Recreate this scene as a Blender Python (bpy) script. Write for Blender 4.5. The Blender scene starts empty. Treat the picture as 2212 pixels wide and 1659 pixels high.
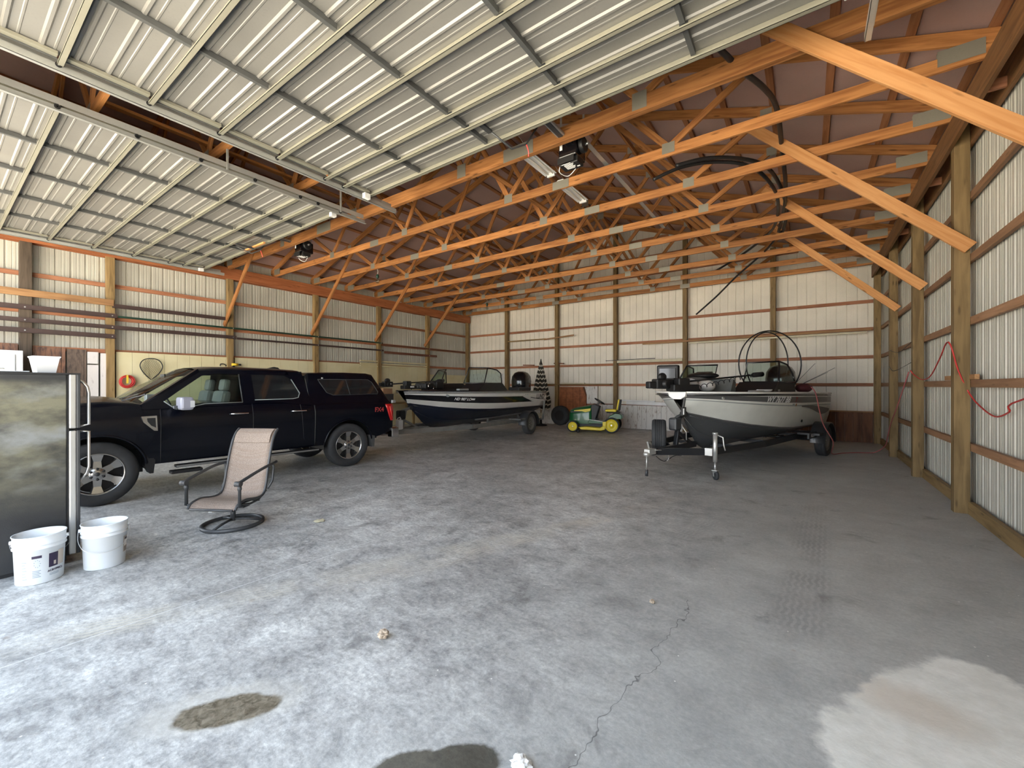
import bpy, bmesh, math, random
from math import sin, cos, pi, radians, sqrt
from mathutils import Vector, Matrix, noise
from mathutils.geometry import tessellate_polygon
random.seed(7)
SC = bpy.context.scene
COL = SC.collection

# ------------------------------------------------------------------ camera, sky, sun, exposure
W_PX, H_PX, F_PX, HORIZON = 2212, 1659, 901.0, 833.0
CAM_H, YAW = 1.55, 35.26
cam_data = bpy.data.cameras.new('camera')
cam_data.sensor_width = 36.0
cam_data.lens = 36.0 * F_PX / W_PX
cam_data.shift_y = (HORIZON - H_PX / 2) / W_PX
cam_data.clip_start = 0.05
cam = bpy.data.objects.new('camera', cam_data)
cam.location = (0, 0, CAM_H)
cam.rotation_euler = (radians(90), 0, radians(YAW))
COL.objects.link(cam)
SC.camera = cam

SC.view_settings.view_transform = 'Standard'
SC.view_settings.look = 'None'
SC.view_settings.gamma = 1.0
SC.view_settings.use_curve_mapping = False
SC.view_settings.exposure = 2.6
try:
    SC.cycles.max_bounces = 10
    SC.cycles.diffuse_bounces = 6
    SC.cycles.glossy_bounces = 4
    SC.cycles.transparent_max_bounces = 12
    SC.cycles.sample_clamp_indirect = 6.0
    SC.cycles.caustics_reflective = False
    SC.cycles.caustics_refractive = False
except Exception:
    pass

world = bpy.data.worlds.new('sky')
SC.world = world
world.use_nodes = True
_bg = world.node_tree.nodes['Background']
_bg.inputs['Strength'].default_value = 0.74
_wt = world.node_tree                    # clear sky: paler and brighter towards the horizon
_g = _wt.nodes.new('ShaderNodeNewGeometry'); _s = _wt.nodes.new('ShaderNodeSeparateXYZ'); _r = _wt.nodes.new('ShaderNodeValToRGB')
_wt.links.new(_g.outputs['Position'], _s.inputs[0]); _wt.links.new(_s.outputs[2], _r.inputs['Fac']); _wt.links.new(_r.outputs['Color'], _bg.inputs['Color'])
_r.color_ramp.elements[0].color = (1.55, 1.62, 1.70, 1); _r.color_ramp.elements[0].position = 0.0
_r.color_ramp.elements[1].color = (0.62, 0.77, 0.98, 1); _r.color_ramp.elements[1].position = 0.6

sun_data = bpy.data.lights.new('sun', 'SUN')
sun_data.energy = 13.0
sun_data.angle = radians(1.0)
sun_data.color = (1.0, 0.93, 0.82)
sun = bpy.data.objects.new('sun', sun_data)
_sd = Vector((0.72, -0.10, -0.78)).normalized()          # the way the light travels: it never enters the doorways
sun.rotation_euler = _sd.to_track_quat('-Z', 'Y').to_euler()
sun.location = (-20, -5, 25)
COL.objects.link(sun)

# ------------------------------------------------------------------ layout of the barn (metres)
XL, XR, YB = -13.0, 1.54, 14.8          # post centre lines
YF = -0.75                              # front wall
XC = -5.75                              # ridge
EAVE = 4.78
def top_z(x):                           # underside of the top chords
    return 4.90 + (7.27 - abs(x - XC)) / 3.0
BAY_Y = [0.03, 2.48, 4.90, 7.36, 9.80, 12.24]
TRUSS_Y = [4.85 + 1.22 * k for k in range(-4, 9)]
GIRTS = [0.85, 1.62, 2.38, 3.14, 3.89]

# ------------------------------------------------------------------ materials
MATS = {}
def nt(m):
    m.use_nodes = True
    t = m.node_tree
    return t, t.nodes['Principled BSDF']
def mat(name, col, rough=0.6, metal=0.0, **kw):
    if name in MATS: return MATS[name]
    m = bpy.data.materials.new(name)
    t, b = nt(m)
    b.inputs['Base Color'].default_value = (*col, 1)
    b.inputs['Roughness'].default_value = rough
    b.inputs['Metallic'].default_value = metal
    if 'coat' in kw: b.inputs['Coat Weight'].default_value = kw['coat']; b.inputs['Coat Roughness'].default_value = 0.05
    if 'trans' in kw: b.inputs['Transmission Weight'].default_value = kw['trans']
    if 'alpha' in kw: b.inputs['Alpha'].default_value = kw['alpha']
    if 'spec' in kw: b.inputs['Specular IOR Level'].default_value = kw['spec']
    v = kw.get('vary', 0.12)
    if v:                                # every surface gets a little uneven wear
        tc = t.nodes.new('ShaderNodeTexCoord'); n = t.nodes.new('ShaderNodeTexNoise')
        n.inputs['Scale'].default_value = kw.get('nscale', 6.0); n.inputs['Detail'].default_value = 5
        r = t.nodes.new('ShaderNodeValToRGB')
        r.color_ramp.elements[0].position = 0.3; r.color_ramp.elements[1].position = 0.72
        r.color_ramp.elements[0].color = (*[c * (1 - v) for c in col], 1)
        r.color_ramp.elements[1].color = (*[min(1, c * (1 + v)) for c in col], 1)
        t.links.new(tc.outputs['Object'], n.inputs['Vector']); t.links.new(n.outputs['Fac'], r.inputs['Fac'])
        t.links.new(r.outputs['Color'], b.inputs['Base Color'])
    MATS[name] = m
    return m
def N(t, kind, **inp):
    n = t.nodes.new(kind)
    for k, v in inp.items():
        if k.startswith('_'): setattr(n, k[1:], v)
        else: n.inputs[k.replace('__', ' ')].default_value = v
    return n
def ramp(t, fac, stops):
    r = t.nodes.new('ShaderNodeValToRGB')
    e = r.color_ramp.elements
    while len(e) < len(stops): e.new(0.5)
    for el, (p, c) in zip(e, stops):
        el.position = p; el.color = (*c, 1) if len(c) == 3 else c
    t.links.new(fac, r.inputs['Fac'])
    return r.outputs['Color']
def mix(t, a, b, fac, mode='MIX'):
    m = t.nodes.new('ShaderNodeMix'); m.data_type = 'RGBA'; m.blend_type = mode
    for sock, v in ((m.inputs[0], fac), (m.inputs[6], a), (m.inputs[7], b)):
        if hasattr(v, 'links'): t.links.new(v, sock)
        elif isinstance(v, tuple): sock.default_value = (*v, 1)
        else: sock.default_value = v
    return m.outputs[2]
def math_n(t, op, a, b=None, c=None, clamp=False):
    m = t.nodes.new('ShaderNodeMath'); m.operation = op; m.use_clamp = clamp
    for i, v in enumerate((a, b, c)):
        if v is None: continue
        if hasattr(v, 'links'): t.links.new(v, m.inputs[i])
        else: m.inputs[i].default_value = v
    return m.outputs[0]

def wood(name, light, dark, rough=0.6, knots=0.5, spec=0.3, grain=22.0, tint=0.25):
    m = bpy.data.materials.new(name); MATS[name] = m
    t, b = nt(m)
    uv = N(t, 'ShaderNodeTexCoord')
    info = N(t, 'ShaderNodeObjectInfo')
    mp = N(t, 'ShaderNodeMapping'); mp.inputs['Scale'].default_value = (1.6, grain, 1)
    add = N(t, 'ShaderNodeVectorMath', _operation='ADD')
    t.links.new(uv.outputs['UV'], add.inputs[0])
    rv = N(t, 'ShaderNodeVectorMath', _operation='SCALE'); rv.inputs[0].default_value = (37.0, 11.0, 5.0)
    t.links.new(info.outputs['Random'], rv.inputs['Scale']); t.links.new(rv.outputs[0], add.inputs[1])
    t.links.new(add.outputs[0], mp.inputs['Vector'])
    n = N(t, 'ShaderNodeTexNoise', Scale=1.0, Detail=6.0, Distortion=0.6)
    t.links.new(mp.outputs[0], n.inputs['Vector'])
    c = ramp(t, n.outputs['Fac'], [(0.32, dark), (0.62, light)])
    mp2 = N(t, 'ShaderNodeMapping'); mp2.inputs['Scale'].default_value = (2.4, 11.0, 1)
    t.links.new(add.outputs[0], mp2.inputs['Vector'])
    vo = N(t, 'ShaderNodeTexVoronoi', Scale=1.0, Randomness=1.0)
    t.links.new(mp2.outputs[0], vo.inputs['Vector'])
    k = ramp(t, vo.outputs['Distance'], [(0.07, (1, 1, 1)), (0.17, (0, 0, 0))])
    kk = math_n(t, 'MULTIPLY', k, knots)
    c = mix(t, c, tuple(x * 0.28 for x in dark), kk)
    big = N(t, 'ShaderNodeTexNoise', Scale=0.9, Detail=3.0)
    t.links.new(uv.outputs['Object'], big.inputs['Vector'])
    f = ramp(t, big.outputs['Fac'], [(0.3, (0, 0, 0)), (0.7, (1, 1, 1))])
    c = mix(t, c, tuple(x * (1 - tint) for x in dark), math_n(t, 'MULTIPLY', f, 0.35))
    hs = N(t, 'ShaderNodeHueSaturation'); t.links.new(c, hs.inputs['Color'])
    t.links.new(math_n(t, 'MULTIPLY_ADD', info.outputs['Random'], 0.35, 0.83), hs.inputs['Value'])
    t.links.new(hs.outputs[0], b.inputs['Base Color'])
    b.inputs['Roughness'].default_value = rough; b.inputs['Specular IOR Level'].default_value = spec
    bp = N(t, 'ShaderNodeBump', Strength=0.25, Distance=0.004); t.links.new(n.outputs['Fac'], bp.inputs['Height'])
    t.links.new(bp.outputs[0], b.inputs['Normal'])
    return m
wood('pine', (0.50, 0.225, 0.075), (0.27, 0.105, 0.033), knots=0.75)
wood('pine_bright', (0.66, 0.34, 0.135), (0.50, 0.22, 0.072), knots=0.9)
wood('header_wood', (0.40, 0.145, 0.06), (0.27, 0.09, 0.035), knots=0.5)
wood('header_brown', (0.27, 0.135, 0.055), (0.16, 0.075, 0.03), knots=0.4)
wood('girt_brown', (0.38, 0.215, 0.12), (0.24, 0.125, 0.065), knots=0.5)
wood('girt_wood', (0.46, 0.21, 0.115), (0.29, 0.115, 0.06), knots=0.5)
wood('post_wood', (0.32, 0.215, 0.095), (0.17, 0.11, 0.045), knots=0.6, grain=14)
wood('post_dark', (0.14, 0.105, 0.075), (0.07, 0.05, 0.035), knots=0.4)
wood('plank_wood', (0.42, 0.235, 0.105), (0.25, 0.125, 0.055), knots=0.6)
wood('rough_brown', (0.26, 0.115, 0.055), (0.10, 0.04, 0.02), knots=0.6, grain=9)
wood('purlin_wood', (0.40, 0.18, 0.085), (0.26, 0.105, 0.045), knots=0.3)

def siding_mat(name, col, rough=0.42, metal=0.0, spec=0.5):
    m = bpy.data.materials.new(name); MATS[name] = m
    t, b = nt(m)
    tc = N(t, 'ShaderNodeTexCoord')
    n = N(t, 'ShaderNodeTexNoise', Scale=1.3, Detail=6.0); t.links.new(tc.outputs['Object'], n.inputs['Vector'])
    c = ramp(t, n.outputs['Fac'], [(0.3, tuple(x * 0.88 for x in col)), (0.7, tuple(min(1, x * 1.06) for x in col))])
    n2 = N(t, 'ShaderNodeTexNoise', Scale=45.0, Detail=3.0); t.links.new(tc.outputs['Object'], n2.inputs['Vector'])
    c = mix(t, c, tuple(x * 0.8 for x in col), math_n(t, 'MULTIPLY', ramp(t, n2.outputs['Fac'], [(0.55, (0, 0, 0)), (0.75, (1, 1, 1))]), 0.4))
    t.links.new(c, b.inputs['Base Color'])
    b.inputs['Roughness'].default_value = rough; b.inputs['Metallic'].default_value = metal
    b.inputs['Specular IOR Level'].default_value = spec
    return m
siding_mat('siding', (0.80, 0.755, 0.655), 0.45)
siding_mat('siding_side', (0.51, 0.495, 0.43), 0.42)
siding_mat('door_sheet', (0.265, 0.26, 0.245), 0.34, 0.15)
siding_mat('door_frame_steel', (0.34, 0.33, 0.265), 0.45, 0.3)
siding_mat('stile_steel', (0.115, 0.12, 0.12), 0.5, 0.3)
siding_mat('ceiling_film', (0.42, 0.285, 0.255), 0.36)
siding_mat('galvanised', (0.50, 0.51, 0.49), 0.45, 0.6)
siding_mat('gusset', (0.30, 0.285, 0.235), 0.5, 0.45)

def weathered(name, paint, under, lo=0.48, hi=0.56, scale=(6, 60)):
    m = bpy.data.materials.new(name); MATS[name] = m
    t, b = nt(m)
    tc = N(t, 'ShaderNodeTexCoord')
    mp = N(t, 'ShaderNodeMapping'); mp.inputs['Scale'].default_value = (9, 9, 2.2)
    t.links.new(tc.outputs['Object'], mp.inputs['Vector'])
    n = N(t, 'ShaderNodeTexNoise', Scale=2.0, Detail=8.0, Roughness=0.7); t.links.new(mp.outputs[0], n.inputs['Vector'])
    c = mix(t, paint, under, ramp(t, n.outputs['Fac'], [(lo, (0, 0, 0)), (hi, (1, 1, 1))]))
    t.links.new(c, b.inputs['Base Color']); b.inputs['Roughness'].default_value = 0.75
    return m
weathered('peeling_white', (0.72, 0.70, 0.66), (0.28, 0.21, 0.15), 0.54, 0.66)
weathered('clean_white_board', (0.76, 0.72, 0.70), (0.42, 0.36, 0.36), 0.58, 0.75)
weathered('dark_stained_board', (0.30, 0.15, 0.09), (0.10, 0.06, 0.05), 0.42, 0.62)
weathered('grey_brown_board', (0.17, 0.12, 0.09), (0.06, 0.045, 0.04), 0.45, 0.65)

def yellow_mat():
    m = bpy.data.materials.new('yellow_panel'); MATS['yellow_panel'] = m
    t, b = nt(m)
    tc = N(t, 'ShaderNodeTexCoord')
    n = N(t, 'ShaderNodeTexNoise', Scale=1.5, Detail=5.0); t.links.new(tc.outputs['Object'], n.inputs['Vector'])
    c = ramp(t, n.outputs['Fac'], [(0.3, (0.62, 0.54, 0.30)), (0.7, (0.72, 0.66, 0.43))])
    t.links.new(c, b.inputs['Base Color']); b.inputs['Roughness'].default_value = 0.6
yellow_mat()

def floor_mat():
    m = bpy.data.materials.new('concrete_floor'); MATS['concrete_floor'] = m
    t, b = nt(m)
    L = t.links.new
    tc = N(t, 'ShaderNodeTexCoord')
    P = tc.outputs['Object']
    sep = N(t, 'ShaderNodeSeparateXYZ'); L(P, sep.inputs[0])
    X, Y = sep.outputs[0], sep.outputs[1]
    def noise(scale, detail=6.0, rough=0.6, dist=0.0, vec=P):
        n = N(t, 'ShaderNodeTexNoise', Scale=scale, Detail=detail, Roughness=rough, Distortion=dist); L(vec, n.inputs['Vector']); return n.outputs['Fac']
    big = noise(0.55, 5.0); med = noise(3.2, 9.0, 0.72, 0.4); fine = noise(40.0, 4.0, 0.7); vf = noise(170.0, 3.0, 0.7)
    c = ramp(t, med, [(0.30, (0.24, 0.238, 0.235)), (0.44, (0.47, 0.47, 0.465)), (0.66, (0.69, 0.695, 0.68))])
    bigc = ramp(t, big, [(0.35, (0.68, 0.68, 0.68)), (0.65, (1.12, 1.12, 1.12))])
    c = mix(t, c, bigc, 1.0, 'MULTIPLY')
    finec = ramp(t, fine, [(0.30, (0.72, 0.72, 0.73)), (0.70, (1.22, 1.22, 1.20))])
    c = mix(t, c, finec, 1.0, 'MULTIPLY')
    mp3 = N(t, 'ShaderNodeMapping'); mp3.inputs['Scale'].default_value = (1.0, 1.8, 1.0); mp3.inputs['Rotation'].default_value = (0, 0, 0.35); L(P, mp3.inputs['Vector'])
    st_ = ramp(t, noise(11.0, 8.0, 0.75, 0.3, mp3.outputs[0]), [(0.32, (0.55, 0.55, 0.56)), (0.48, (0.96, 0.96, 0.96)), (0.66, (1.22, 1.22, 1.21))])
    c = mix(t, c, st_, 0.9, 'MULTIPLY')
    vfc = ramp(t, vf, [(0.30, (0.80, 0.80, 0.80)), (0.70, (1.18, 1.18, 1.18))])
    c = mix(t, c, vfc, 0.5, 'MULTIPLY')
    # the right-hand strip was troweled smoother and is a little darker
    sm = math_n(t, 'ADD', X, math_n(t, 'MULTIPLY', math_n(t, 'SUBTRACT', noise(0.8), 0.5), 1.6))
    smask = ramp(t, math_n(t, 'MULTIPLY_ADD', sm, 0.25, 0.9, clamp=True), [(0.42, (0, 0, 0)), (0.78, (1, 1, 1))])
    smooth_c = ramp(t, noise(1.6, 8.0, 0.65), [(0.3, (0.37, 0.385, 0.38)), (0.7, (0.50, 0.515, 0.50))])
    smooth_c = mix(t, smooth_c, finec, 0.35, 'MULTIPLY')
    c = mix(t, c, smooth_c, math_n(t, 'MULTIPLY', smask, 0.75))
    # oil and dirt blotches
    bl = ramp(t, noise(2.1, 7.0, 0.65, 0.5), [(0.60, (0, 0, 0)), (0.68, (1, 1, 1))])
    c = mix(t, c, (0.17, 0.165, 0.16), math_n(t, 'MULTIPLY', bl, 0.55))
    br = ramp(t, noise(5.3, 6.0, 0.7, 0.2), [(0.66, (0, 0, 0)), (0.72, (1, 1, 1))])
    c = mix(t, c, (0.34, 0.24, 0.17), math_n(t, 'MULTIPLY', br, 0.35))
    # pale specks
    vo = N(t, 'ShaderNodeTexVoronoi', Scale=9.0); L(P, vo.inputs['Vector'])
    c = mix(t, c, (0.9, 0.9, 0.86), ramp(t, vo.outputs['Distance'], [(0.028, (1, 1, 1)), (0.05, (0, 0, 0))]))
    # dusty tyre tracks: bands along a line p0 + t*d
    def band(p0, p1, w, soft, jitter=0.1):
        dx, dy = p1[0] - p0[0], p1[1] - p0[1]; l = sqrt(dx * dx + dy * dy); dx /= l; dy /= l
        d = math_n(t, 'ADD', math_n(t, 'MULTIPLY', math_n(t, 'SUBTRACT', X, p0[0]), -dy), math_n(t, 'MULTIPLY', math_n(t, 'SUBTRACT', Y, p0[1]), dx))
        a = math_n(t, 'ADD', math_n(t, 'MULTIPLY', math_n(t, 'SUBTRACT', X, p0[0]), dx), math_n(t, 'MULTIPLY', math_n(t, 'SUBTRACT', Y, p0[1]), dy))
        wob = math_n(t, 'MULTIPLY', math_n(t, 'SUBTRACT', noise(2.5), 0.5), jitter)
        ad = math_n(t, 'ABSOLUTE', math_n(t, 'ADD', d, wob))
        mk = ramp(t, math_n(t, 'DIVIDE', ad, w + soft), [(w / (w + soft) * 0.75, (1, 1, 1)), (1.0, (0, 0, 0))])
        ends = math_n(t, 'MULTIPLY', ramp(t, math_n(t, 'DIVIDE', a, l), [(0.0, (0, 0, 0)), (0.06, (1, 1, 1))]), ramp(t, math_n(t, 'DIVIDE', a, l), [(0.80, (1, 1, 1)), (1.0, (0, 0, 0))]))
        return math_n(t, 'MULTIPLY', mk, ends), d, a
    for p0, p1, w, st, colr in (((-3.9, 0.2), (-1.9, 4.7), 0.11, 0.55, (0.70, 0.66, 0.55)), ((-3.0, 1.6), (-1.35, 6.3), 0.10, 0.45, (0.66, 0.60, 0.50)),
                                ((-0.05, 3.0), (0.1, 7.0), 0.12, -0.45, (0.2, 0.2, 0.2)), ((-1.4, 3.4), (-0.8, 5.4), 0.08, -0.35, (0.22, 0.22, 0.22))):
        mk, d, a = band(p0, p1, w, 0.08)
        lug = math_n(t, 'SINE', math_n(t, 'ADD', math_n(t, 'MULTIPLY', d, 150.0), math_n(t, 'MULTIPLY', math_n(t, 'SINE', math_n(t, 'MULTIPLY', a, 45.0)), 1.1)))
        lugm = ramp(t, math_n(t, 'MULTIPLY_ADD', lug, 0.5, 0.5), [(0.25, (0.35, 0.35, 0.35)), (0.6, (1, 1, 1))])
        patchy = ramp(t, noise(1.9, 5.0), [(0.38, (0, 0, 0)), (0.6, (1, 1, 1))])
        c = mix(t, c, colr, math_n(t, 'MULTIPLY', math_n(t, 'MULTIPLY', math_n(t, 'MULTIPLY', mk, lugm), patchy), abs(st)))
    # stains and patches with a shape of their own: ellipse plus ragged edge
    def blob(cx, cy, rx, ry, ang, rag=0.35, scale=3.0, edge=0.06, dist=0.0):
        ca, sa = cos(ang), sin(ang)
        dx = math_n(t, 'SUBTRACT', X, cx); dy = math_n(t, 'SUBTRACT', Y, cy)
        ux = math_n(t, 'DIVIDE', math_n(t, 'ADD', math_n(t, 'MULTIPLY', dx, ca), math_n(t, 'MULTIPLY', dy, sa)), rx)
        uy = math_n(t, 'DIVIDE', math_n(t, 'SUBTRACT', math_n(t, 'MULTIPLY', dy, ca), math_n(t, 'MULTIPLY', dx, sa)), ry)
        r = math_n(t, 'SQRT', math_n(t, 'ADD', math_n(t, 'MULTIPLY', ux, ux), math_n(t, 'MULTIPLY', uy, uy)))
        r = math_n(t, 'ADD', r, math_n(t, 'MULTIPLY', math_n(t, 'SUBTRACT', noise(scale, 6.0, 0.6, dist), 0.5), rag * 2))
        return ramp(t, math_n(t, 'MULTIPLY', r, 0.5), [(0.5 - edge, (1, 1, 1)), (0.5 + edge, (0, 0, 0))])
    # pale patch of newer concrete at the right
    pm = blob(0.52, 2.55, 0.37, 0.80, radians(-22), 0.55, 2.3, 0.03)
    pc = ramp(t, noise(7.0, 6.0, 0.65), [(0.3, (0.70, 0.70, 0.65)), (0.7, (0.88, 0.88, 0.84))])
    pc = mix(t, pc, (0.62, 0.54, 0.45), math_n(t, 'MULTIPLY', blob(0.42, 2.78, 0.22, 0.15, 0, 0.5, 3.0, 0.2), 0.6))
    c = mix(t, c, pc, pm)
    # caked mud and its pale rim, dark brownish patch of two merged blobs
    mud_rim = blob(-2.30, 0.83, 0.15, 0.36, radians(-40), 0.45, 8.0, 0.10)
    c = mix(t, c, (0.66, 0.64, 0.58), math_n(t, 'MULTIPLY', mud_rim, 0.45))
    mud = blob(-2.26, 0.84, 0.095, 0.235, radians(-40), 0.42, 6.0, 0.05)
    mc = ramp(t, noise(28.0, 5.0, 0.6, 1.0), [(0.35, (0.10, 0.082, 0.055)), (0.65, (0.27, 0.235, 0.175))])
    c = mix(t, c, mc, mud)
    dark_patch = mix(t, blob(-1.19, 1.20, 0.115, 0.24, radians(-33), 0.28, 7.0, 0.03), (1.0, 1.0, 1.0), blob(-1.27, 1.06, 0.16, 0.20, radians(-25), 0.25, 5.0, 0.03))
    c = mix(t, c, mix(t, (0.34, 0.33, 0.30), c, 0.25), math_n(t, 'MULTIPLY', dark_patch, 0.0))
    dark_c = mix(t, c, (0.24, 0.225, 0.19), 1.0, 'MULTIPLY')
    c = mix(t, c, dark_c, dark_patch)
    # hairline crack and a scored joint
    cr = math_n(t, 'ABSOLUTE', math_n(t, 'ADD', math_n(t, 'ADD', X, math_n(t, 'MULTIPLY_ADD', Y, -0.06, 0.86)), math_n(t, 'MULTIPLY', math_n(t, 'SUBTRACT', noise(3.5, 3.0, 0.6), 0.5), 0.30)))
    cm = math_n(t, 'MULTIPLY', ramp(t, math_n(t, 'MULTIPLY', cr, 60.0, clamp=True), [(0.05, (1, 1, 1)), (0.22, (0, 0, 0))]), ramp(t, Y, [(0.0, (1, 1, 1)), (1.0, (1, 1, 1))]))
    ylim = math_n(t, 'LESS_THAN', Y, 3.2)
    c = mix(t, c, (0.07, 0.07, 0.07), math_n(t, 'MULTIPLY', math_n(t, 'MULTIPLY', cm, ylim), 0.7))
    jd = math_n(t, 'ABSOLUTE', math_n(t, 'ADD', X, math_n(t, 'MULTIPLY_ADD', Y, -0.03, 3.62)))
    jm = math_n(t, 'MULTIPLY', ramp(t, math_n(t, 'MULTIPLY', jd, 100.0, clamp=True), [(0.2, (1, 1, 1)), (0.5, (0, 0, 0))]), math_n(t, 'LESS_THAN', Y, 2.6))
    c = mix(t, c, (0.80, 0.81, 0.81), math_n(t, 'MULTIPLY', jm, 0.8))
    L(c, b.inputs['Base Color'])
    rr = ramp(t, med, [(0.3, (0.42, 0.42, 0.42)), (0.7, (0.62, 0.62, 0.62))])
    L(rr, b.inputs['Roughness'])
    b.inputs['Specular IOR Level'].default_value = 0.4
    hsum = math_n(t, 'ADD', math_n(t, 'MULTIPLY', med, 0.7), math_n(t, 'MULTIPLY', fine, 0.25))
    bp = N(t, 'ShaderNodeBump', Strength=0.35, Distance=0.01); L(hsum, bp.inputs['Height']); L(bp.outputs[0], b.inputs['Normal'])
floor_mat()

def speckled(name, col, spot, scale=60, lo=0.06, hi=0.12, rough=0.3, metal=0.3, coat=0.3):
    m = bpy.data.materials.new(name); MATS[name] = m
    t, b = nt(m)
    tc = N(t, 'ShaderNodeTexCoord')
    vo = N(t, 'ShaderNodeTexVoronoi', Scale=scale); t.links.new(tc.outputs['Object'], vo.inputs['Vector'])
    c = mix(t, col, spot, ramp(t, vo.outputs['Distance'], [(lo, (1, 1, 1)), (hi, (0, 0, 0))]))
    t.links.new(c, b.inputs['Base Color']); b.inputs['Roughness'].default_value = rough; b.inputs['Metallic'].default_value = metal
    b.inputs['Coat Weight'].default_value = coat
    return m

def fridge_mat():
    m = bpy.data.materials.new('fridge_side'); MATS['fridge_side'] = m
    t, b = nt(m)
    tc = N(t, 'ShaderNodeTexCoord')
    mp = N(t, 'ShaderNodeMapping'); mp.inputs['Scale'].default_value = (1, 1.2, 2.2); mp.inputs['Rotation'].default_value = (0.35, 0, 0)
    t.links.new(tc.outputs['Object'], mp.inputs['Vector'])
    n = N(t, 'ShaderNodeTexNoise', Scale=2.2, Detail=7.0, Roughness=0.62); t.links.new(mp.outputs[0], n.inputs['Vector'])
    sep = N(t, 'ShaderNodeSeparateXYZ'); t.links.new(tc.outputs['Object'], sep.inputs[0])
    dusty = math_n(t, 'MULTIPLY', ramp(t, n.outputs['Fac'], [(0.34, (0, 0, 0)), (0.62, (1, 1, 1))]), ramp(t, math_n(t, 'MULTIPLY', sep.outputs[2], 0.6), [(0.28, (0.05, 0.05, 0.05)), (0.62, (1, 1, 1)), (0.93, (1, 1, 1)), (0.965, (0.1, 0.1, 0.1))]))
    c = mix(t, (0.018, 0.019, 0.022), (0.155, 0.150, 0.105), dusty)
    n2 = N(t, 'ShaderNodeTexNoise', Scale=1.4, Detail=4.0); t.links.new(mp.outputs[0], n2.inputs['Vector'])
    c = mix(t, c, (0.21, 0.23, 0.25), math_n(t, 'MULTIPLY', math_n(t, 'MULTIPLY', dusty, ramp(t, n2.outputs['Fac'], [(0.52, (0, 0, 0)), (0.64, (1, 1, 1))])), 0.7))
    t.links.new(c, b.inputs['Base Color']); b.inputs['Roughness'].default_value = 0.42
    n3 = N(t, 'ShaderNodeTexNoise', Scale=120.0, Detail=2.0); t.links.new(tc.outputs['Object'], n3.inputs['Vector'])
    bp = N(t, 'ShaderNodeBump', Strength=0.2, Distance=0.002); t.links.new(n3.outputs['Fac'], bp.inputs['Height']); t.links.new(bp.outputs[0], b.inputs['Normal'])
fridge_mat()

def sling_mat():
    m = bpy.data.materials.new('sling_fabric'); MATS['sling_fabric'] = m
    t, b = nt(m)
    tc = N(t, 'ShaderNodeTexCoord')
    ck = N(t, 'ShaderNodeTexNoise', Scale=230.0, Detail=2.0); t.links.new(tc.outputs['Object'], ck.inputs['Vector'])
    c = ramp(t, ck.outputs['Fac'], [(0.35, (0.15, 0.115, 0.095)), (0.65, (0.36, 0.295, 0.25))])
    mp = N(t, 'ShaderNodeMapping'); mp.inputs['Scale'].default_value = (1, 90, 1); t.links.new(tc.outputs['Object'], mp.inputs['Vector'])
    n2 = N(t, 'ShaderNodeTexNoise', Scale=1.5, Detail=1.0); t.links.new(mp.outputs[0], n2.inputs['Vector'])
    c = mix(t, c, (0.22, 0.16, 0.125), math_n(t, 'MULTIPLY', ramp(t, n2.outputs['Fac'], [(0.45, (0, 0, 0)), (0.6, (1, 1, 1))]), 0.45))
    t.links.new(c, b.inputs['Base Color']); b.inputs['Roughness'].default_value = 0.8
sling_mat()

mat('truck_paint', (0.0012, 0.002, 0.006), 0.25, 0.0, coat=0.12, vary=0, spec=0.3)
mat('black_plastic', (0.012, 0.012, 0.013), 0.5)
mat('black_gloss', (0.006, 0.006, 0.008), 0.18, coat=0.5, vary=0)
mat('rubber', (0.035, 0.037, 0.04), 0.75, nscale=14)
mat('rubber_dusty', (0.075, 0.075, 0.075), 0.85, nscale=9)
mat('chrome', (0.72, 0.72, 0.74), 0.12, 1.0, vary=0)
mat('alloy', (0.50, 0.49, 0.48), 0.22, 0.95, vary=0.05)
mat('steel', (0.58, 0.58, 0.58), 0.35, 0.8)
mat('zinc', (0.70, 0.70, 0.68), 0.35, 0.7)
mat('mirror_grey', (0.36, 0.37, 0.45), 0.35, 0.2, vary=0)
mat('red_lens', (0.55, 0.01, 0.012), 0.15, coat=0.6, vary=0)
mat('red_bright', (0.95, 0.10, 0.09), 0.2, vary=0)
mat('white_plastic', (0.66, 0.68, 0.70), 0.4, vary=0.03)
mat('bucket_white', (0.76, 0.80, 0.83), 0.45, vary=0.03)
mat('stainless', (0.72, 0.72, 0.70), 0.28, 0.75, vary=0.05)
mat('charcoal_metal', (0.055, 0.058, 0.062), 0.42, 0.2)
mat('boat_white', (0.88, 0.88, 0.85), 0.25, coat=0.4, vary=0.03)
mat('boat_silver', (0.76, 0.78, 0.74), 0.3, coat=0.3, vary=0.04)
mat('boat_black', (0.008, 0.008, 0.012), 0.2, coat=0.5, vary=0)
mat('boat_navy', (0.010, 0.014, 0.028), 0.35, coat=0.2, vary=0.1)
mat('band_grey', (0.115, 0.115, 0.115), 0.35, coat=0.3, vary=0.05)
mat('stripe_grey', (0.30, 0.33, 0.33), 0.35, vary=0.03)
speckled('boat_bottom_grey', (0.085, 0.09, 0.095), (0.40, 0.41, 0.40), 20, 0.045, 0.075, 0.4, 0.1, 0.2)
mat('carpet_grey', (0.20, 0.20, 0.20), 0.9)
mat('trailer_galv', (0.22, 0.22, 0.21), 0.6, 0.3)
mat('trailer_black', (0.018, 0.020, 0.024), 0.4, coat=0.2)
mat('seat_grey', (0.16, 0.17, 0.16), 0.8)
mat('glass_dark', (0.012, 0.014, 0.016), 0.05, vary=0, spec=0.7)
mat('mower_green', (0.012, 0.115, 0.035), 0.3, coat=0.4, vary=0.05)
mat('mower_yellow', (0.85, 0.68, 0.04), 0.4, vary=0.05)
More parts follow.
